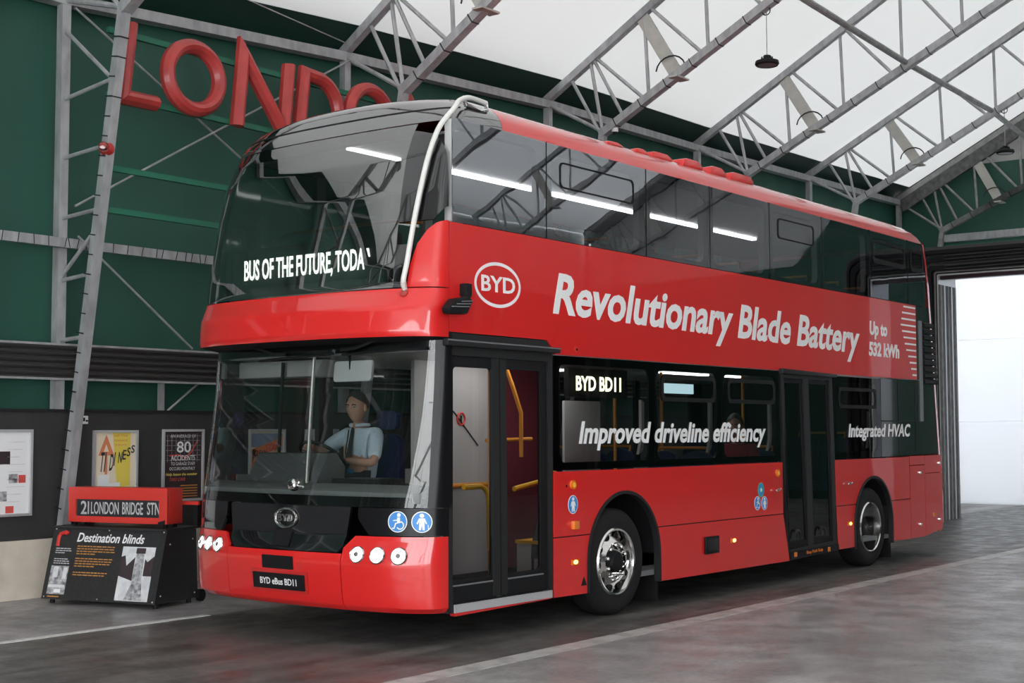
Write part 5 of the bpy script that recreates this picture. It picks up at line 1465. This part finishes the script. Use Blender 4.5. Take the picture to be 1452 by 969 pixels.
def hand(mb, wrist, d, pal, curl=.8, k=1.0, thumb=1):
    """palm with four bent fingers and a thumb from the side; d points along the hand, pal out of the palm"""
    w = Vector(wrist); d = Vector(d).normalized(); pal = Vector(pal); pal = (pal - d * pal.dot(d)).normalized(); s = d.cross(pal)
    vs, fs = skin([(w, (.026 * k, .020 * k)), (w + d * .045 * k, (.036 * k, .017 * k)), (w + d * .085 * k, (.036 * k, .016 * k))], [(0, 1), (1, 2)], 2)
    mb.add(vs, fs)
    for q_, (off, L) in enumerate(((-.030, .070), (-.010, .082), (.010, .078), (.029, .060))):
        p = w + d * .075 * k + s * off * k; a = 0; pts = [p]
        for seg in (.42, .33, .25):
            a += curl * (.6 if seg == .42 else 1.0)
            p = p + (d * math.cos(a) + pal * math.sin(a)) * L * seg * k * 1.15; pts.append(p)
        v2, f2 = skin([(pt, r_ * k) for pt, r_ in zip(pts, (.0098, .0092, .0086, .0072))], [(0, 1), (1, 2), (2, 3)], 1)
        mb.add(v2, f2)
    p = w + d * .025 * k - s * thumb * .022 * k
    pts = [p, p - s * thumb * .028 * k + d * .02 * k + pal * .012 * k, p - s * thumb * .030 * k + d * .050 * k + pal * .030 * k, p - s * thumb * .018 * k + d * .066 * k + pal * .044 * k]
    v2, f2 = skin([(pt, r_ * k) for pt, r_ in zip(pts, (.014, .012, .0105, .008))], [(0, 1), (1, 2), (2, 3)], 1)
    mb.add(v2, f2)
def seated_person(label, org, fwd, J, shirt_m, hair_m, tie=False, sleeve=.55, lanyard=False):
    """J: joints relative to the hips in (forward, side, up); side positive to the person's right"""
    f = Vector(fwd).normalized(); r = f.cross(Vector((0, 0, 1))).normalized(); u = Vector((0, 0, 1)); o = Vector(org)
    W = lambda p: o + f * p[0] + r * p[1] + u * p[2]
    t = empty('person', o, label, 'person')
    nodes = []; edges = []
    def N(p, rad, par=None):
        nodes.append((W(p), rad))
        if par is not None: edges.append((par, len(nodes) - 1))
        return len(nodes) - 1
    hip = N((0, 0, 0), (.15, .12)); wa = N((.01, 0, .17), (.135, .10), hip); ch = N((.02, 0, .36), (.15, .11), wa)
    nk = N((.03, 0, .51), (.062, .062), ch); hd = N((.05, 0, .60), (.058, .062), nk)
    for s, A_ in ((1, J['R']), (-1, J['L'])):
        sh = N((.01, s * .185, .45), .066, ch); el = N(A_[0], .046, sh); wr = N(A_[1], .030, el)
        kn = N((.42, s * .12, .02), .068, hip); an = N((.44, s * .13, -.42), .044, kn); N((.58, s * .14, -.48), .036, an)
    vs, fs = skin(nodes, edges, 2)
    mb = MB().add(vs, fs)
    hc = W((.07, 0, .705)); hf = Vector(J.get('look', fwd))
    head_mesh(mb, hc, hf, 1.12)
    for s, A_ in ((1, J['R']), (-1, J['L'])):
        hand(mb, W(A_[1]), f * A_[2][0] + r * A_[2][1] + u * A_[2][2], f * A_[3][0] + r * A_[3][1] + u * A_[3][2], .75, 1.1, -s)
    mb.build('body', SKIN, t, smooth=80, fix=False)
    # shirt: torso and sleeves, a little fuller than the body
    sn = []; se = []
    def S(p, rad, par=None):
        sn.append((W(p), rad))
        if par is not None: se.append((par, len(sn) - 1))
        return len(sn) - 1
    a = S((0, 0, -.02), (.175, .145)); b2 = S((.01, 0, .17), (.165, .125), a); c2 = S((.02, 0, .36), (.178, .132), b2); S((.028, 0, .505), (.082, .078), c2)
    for s, A_ in ((1, J['R']), (-1, J['L'])):
        p0 = Vector((.01, s * .185, .45)); p1 = Vector(A_[0])
        i = S(p0, .088, c2); S(p0.lerp(p1, sleeve), .072, i); S(p0.lerp(p1, sleeve + .28), .066, len(sn) - 1)
    vs, fs = skin(sn, se, 2); shirt = MB().add(vs, fs).build('shirt', shirt_m, t, smooth=80, fix=False)
    col = MB().tube([W((.03 + .085 * math.cos(a_), .085 * math.sin(a_), .535 + .012 * abs(math.sin(a_)))) for a_ in np.linspace(.35, 2 * PI - .35, 18)], .017, 8)
    col.build('collar', shirt_m, shirt, smooth=60)
    tn = []; te = []
    tn.append((W((0, 0, -.02)), (.17, .14)))
    for s in (1, -1):
        i = len(tn); tn += [(W((.42, s * .12, .02)), .085), (W((.44, s * .13, -.36)), .062)]; te += [(0, i), (i, i + 1)]
    vs, fs = skin(tn, te, 2); MB().add(vs, fs).build('trousers', TROUSER, t, smooth=80, fix=False)
    for s in (1, -1): MB().ball(W((.53, s * .14, -.47)), (.13, .055, .045), 14, 8).build('shoe', BLACK, t)
    # hair, eyes
    hfw = hf.normalized(); hr = Vector((0, 0, 1)).cross(hfw).normalized()
    n, m_ = 26, 10; hv = []; hfaces = []
    for i in range(m_ + 1):
        for j in range(n):
            a_ = 2 * PI * j / n
            lim = .86 + .82 * ((1 - math.cos(a_)) / 2) ** .6
            th = lim * i / m_
            x, y, z = math.sin(th) * math.cos(a_), math.sin(th) * math.sin(a_), math.cos(th)
            hv.append(hc + (hfw * (x * .110 - .004) + hr * y * .090 + Vector((0, 0, z * .140))) * 1.12)
    for i in range(m_):
        for j in range(n): j2 = (j + 1) % n; hfaces.append((i * n + j, (i + 1) * n + j, (i + 1) * n + j2, i * n + j2))
    MB().add(hv, hfaces).build('hair', hair_m, t, smooth=80, fix=False)
    for s in (-1, 1):
        c = hc + (hfw * .083 + hr * s * .031 + Vector((0, 0, .004))) * 1.12
        e = MB().ball(c, .0125, 12, 8).build('eye', EYEW, t)
        MB().ball(c + hfw * .009, .0065, 10, 6).build('iris', BLACK, e)
        MB().tube([c + hfw * .014 + hr * .022 * q_ + Vector((0, 0, .024 - .006 * q_ * q_)) for q_ in (-1, 0, 1)], .005, 6).build('eyebrow', hair_m, t)
    if tie:
        T = lambda x, y, z: W((x, y, z))
        MB().add([T(.125, -.018, .50), T(.125, .018, .50), T(.19, .035, .18), T(.19, -.035, .18), T(.192, 0, .13), T(.12, -.012, .52), T(.12, .012, .52),
                  T(.10, 0, .50), T(.17, 0, .2)], [(0, 1, 2, 4, 3), (5, 6, 1, 0), (6, 5, 7), (2, 1, 7, 8), (0, 3, 8, 7), (3, 4, 8), (4, 2, 8)]).build('tie', TIE, shirt, smooth=0)
    if lanyard:
        MB().tube([W((.10, .07, .50)), W((.17, .04, .30)), W((.195, -.02, .12))], .006, 6).build('lanyard', TIE, shirt)
        MB().box(W((.20, -.05, .10)), (.01, .07, .09)).build('badge', STICKER_BLUE, shirt, bevel=.003)
    settle(t); return t
# driver: hips on the cab seat, both hands on the wheel; right arm stretched across
drv = {'R': ((.22, .30, .30), (.42, .24, .34), (.6, -.25, .1), (-.1, -.5, -.7)),
       'L': ((.18, -.32, .20), (.36, -.13, .23), (.75, .1, .12), (.2, .5, -.6)), 'look': (-.97, -.22, -.03)}
seated_person('person in pale blue shirt and dark tie at the steering wheel of the bus', (-1.52, 1.83, 1.20), (-1, 0, 0), drv, SHIRT, HAIR, True, .6, True)
pas = {'R': ((.06, .27, .20), (.27, .16, .12), (.9, -.3, -.1), (0, 0, -1)),
       'L': ((.06, -.27, .20), (.27, -.16, .12), (.9, .3, -.1), (0, 0, -1)), 'look': (-.9, -.4, 0)}
seated_person('person in maroon top, a bystander reflection built as seated behind the lower window next to the middle door', (3.17, .50, 1.02), (-1, 0, 0), pas, MAROON_TOP, HAIR, False, .7)  # reflection of a bystander in the glass, built as a seated passenger
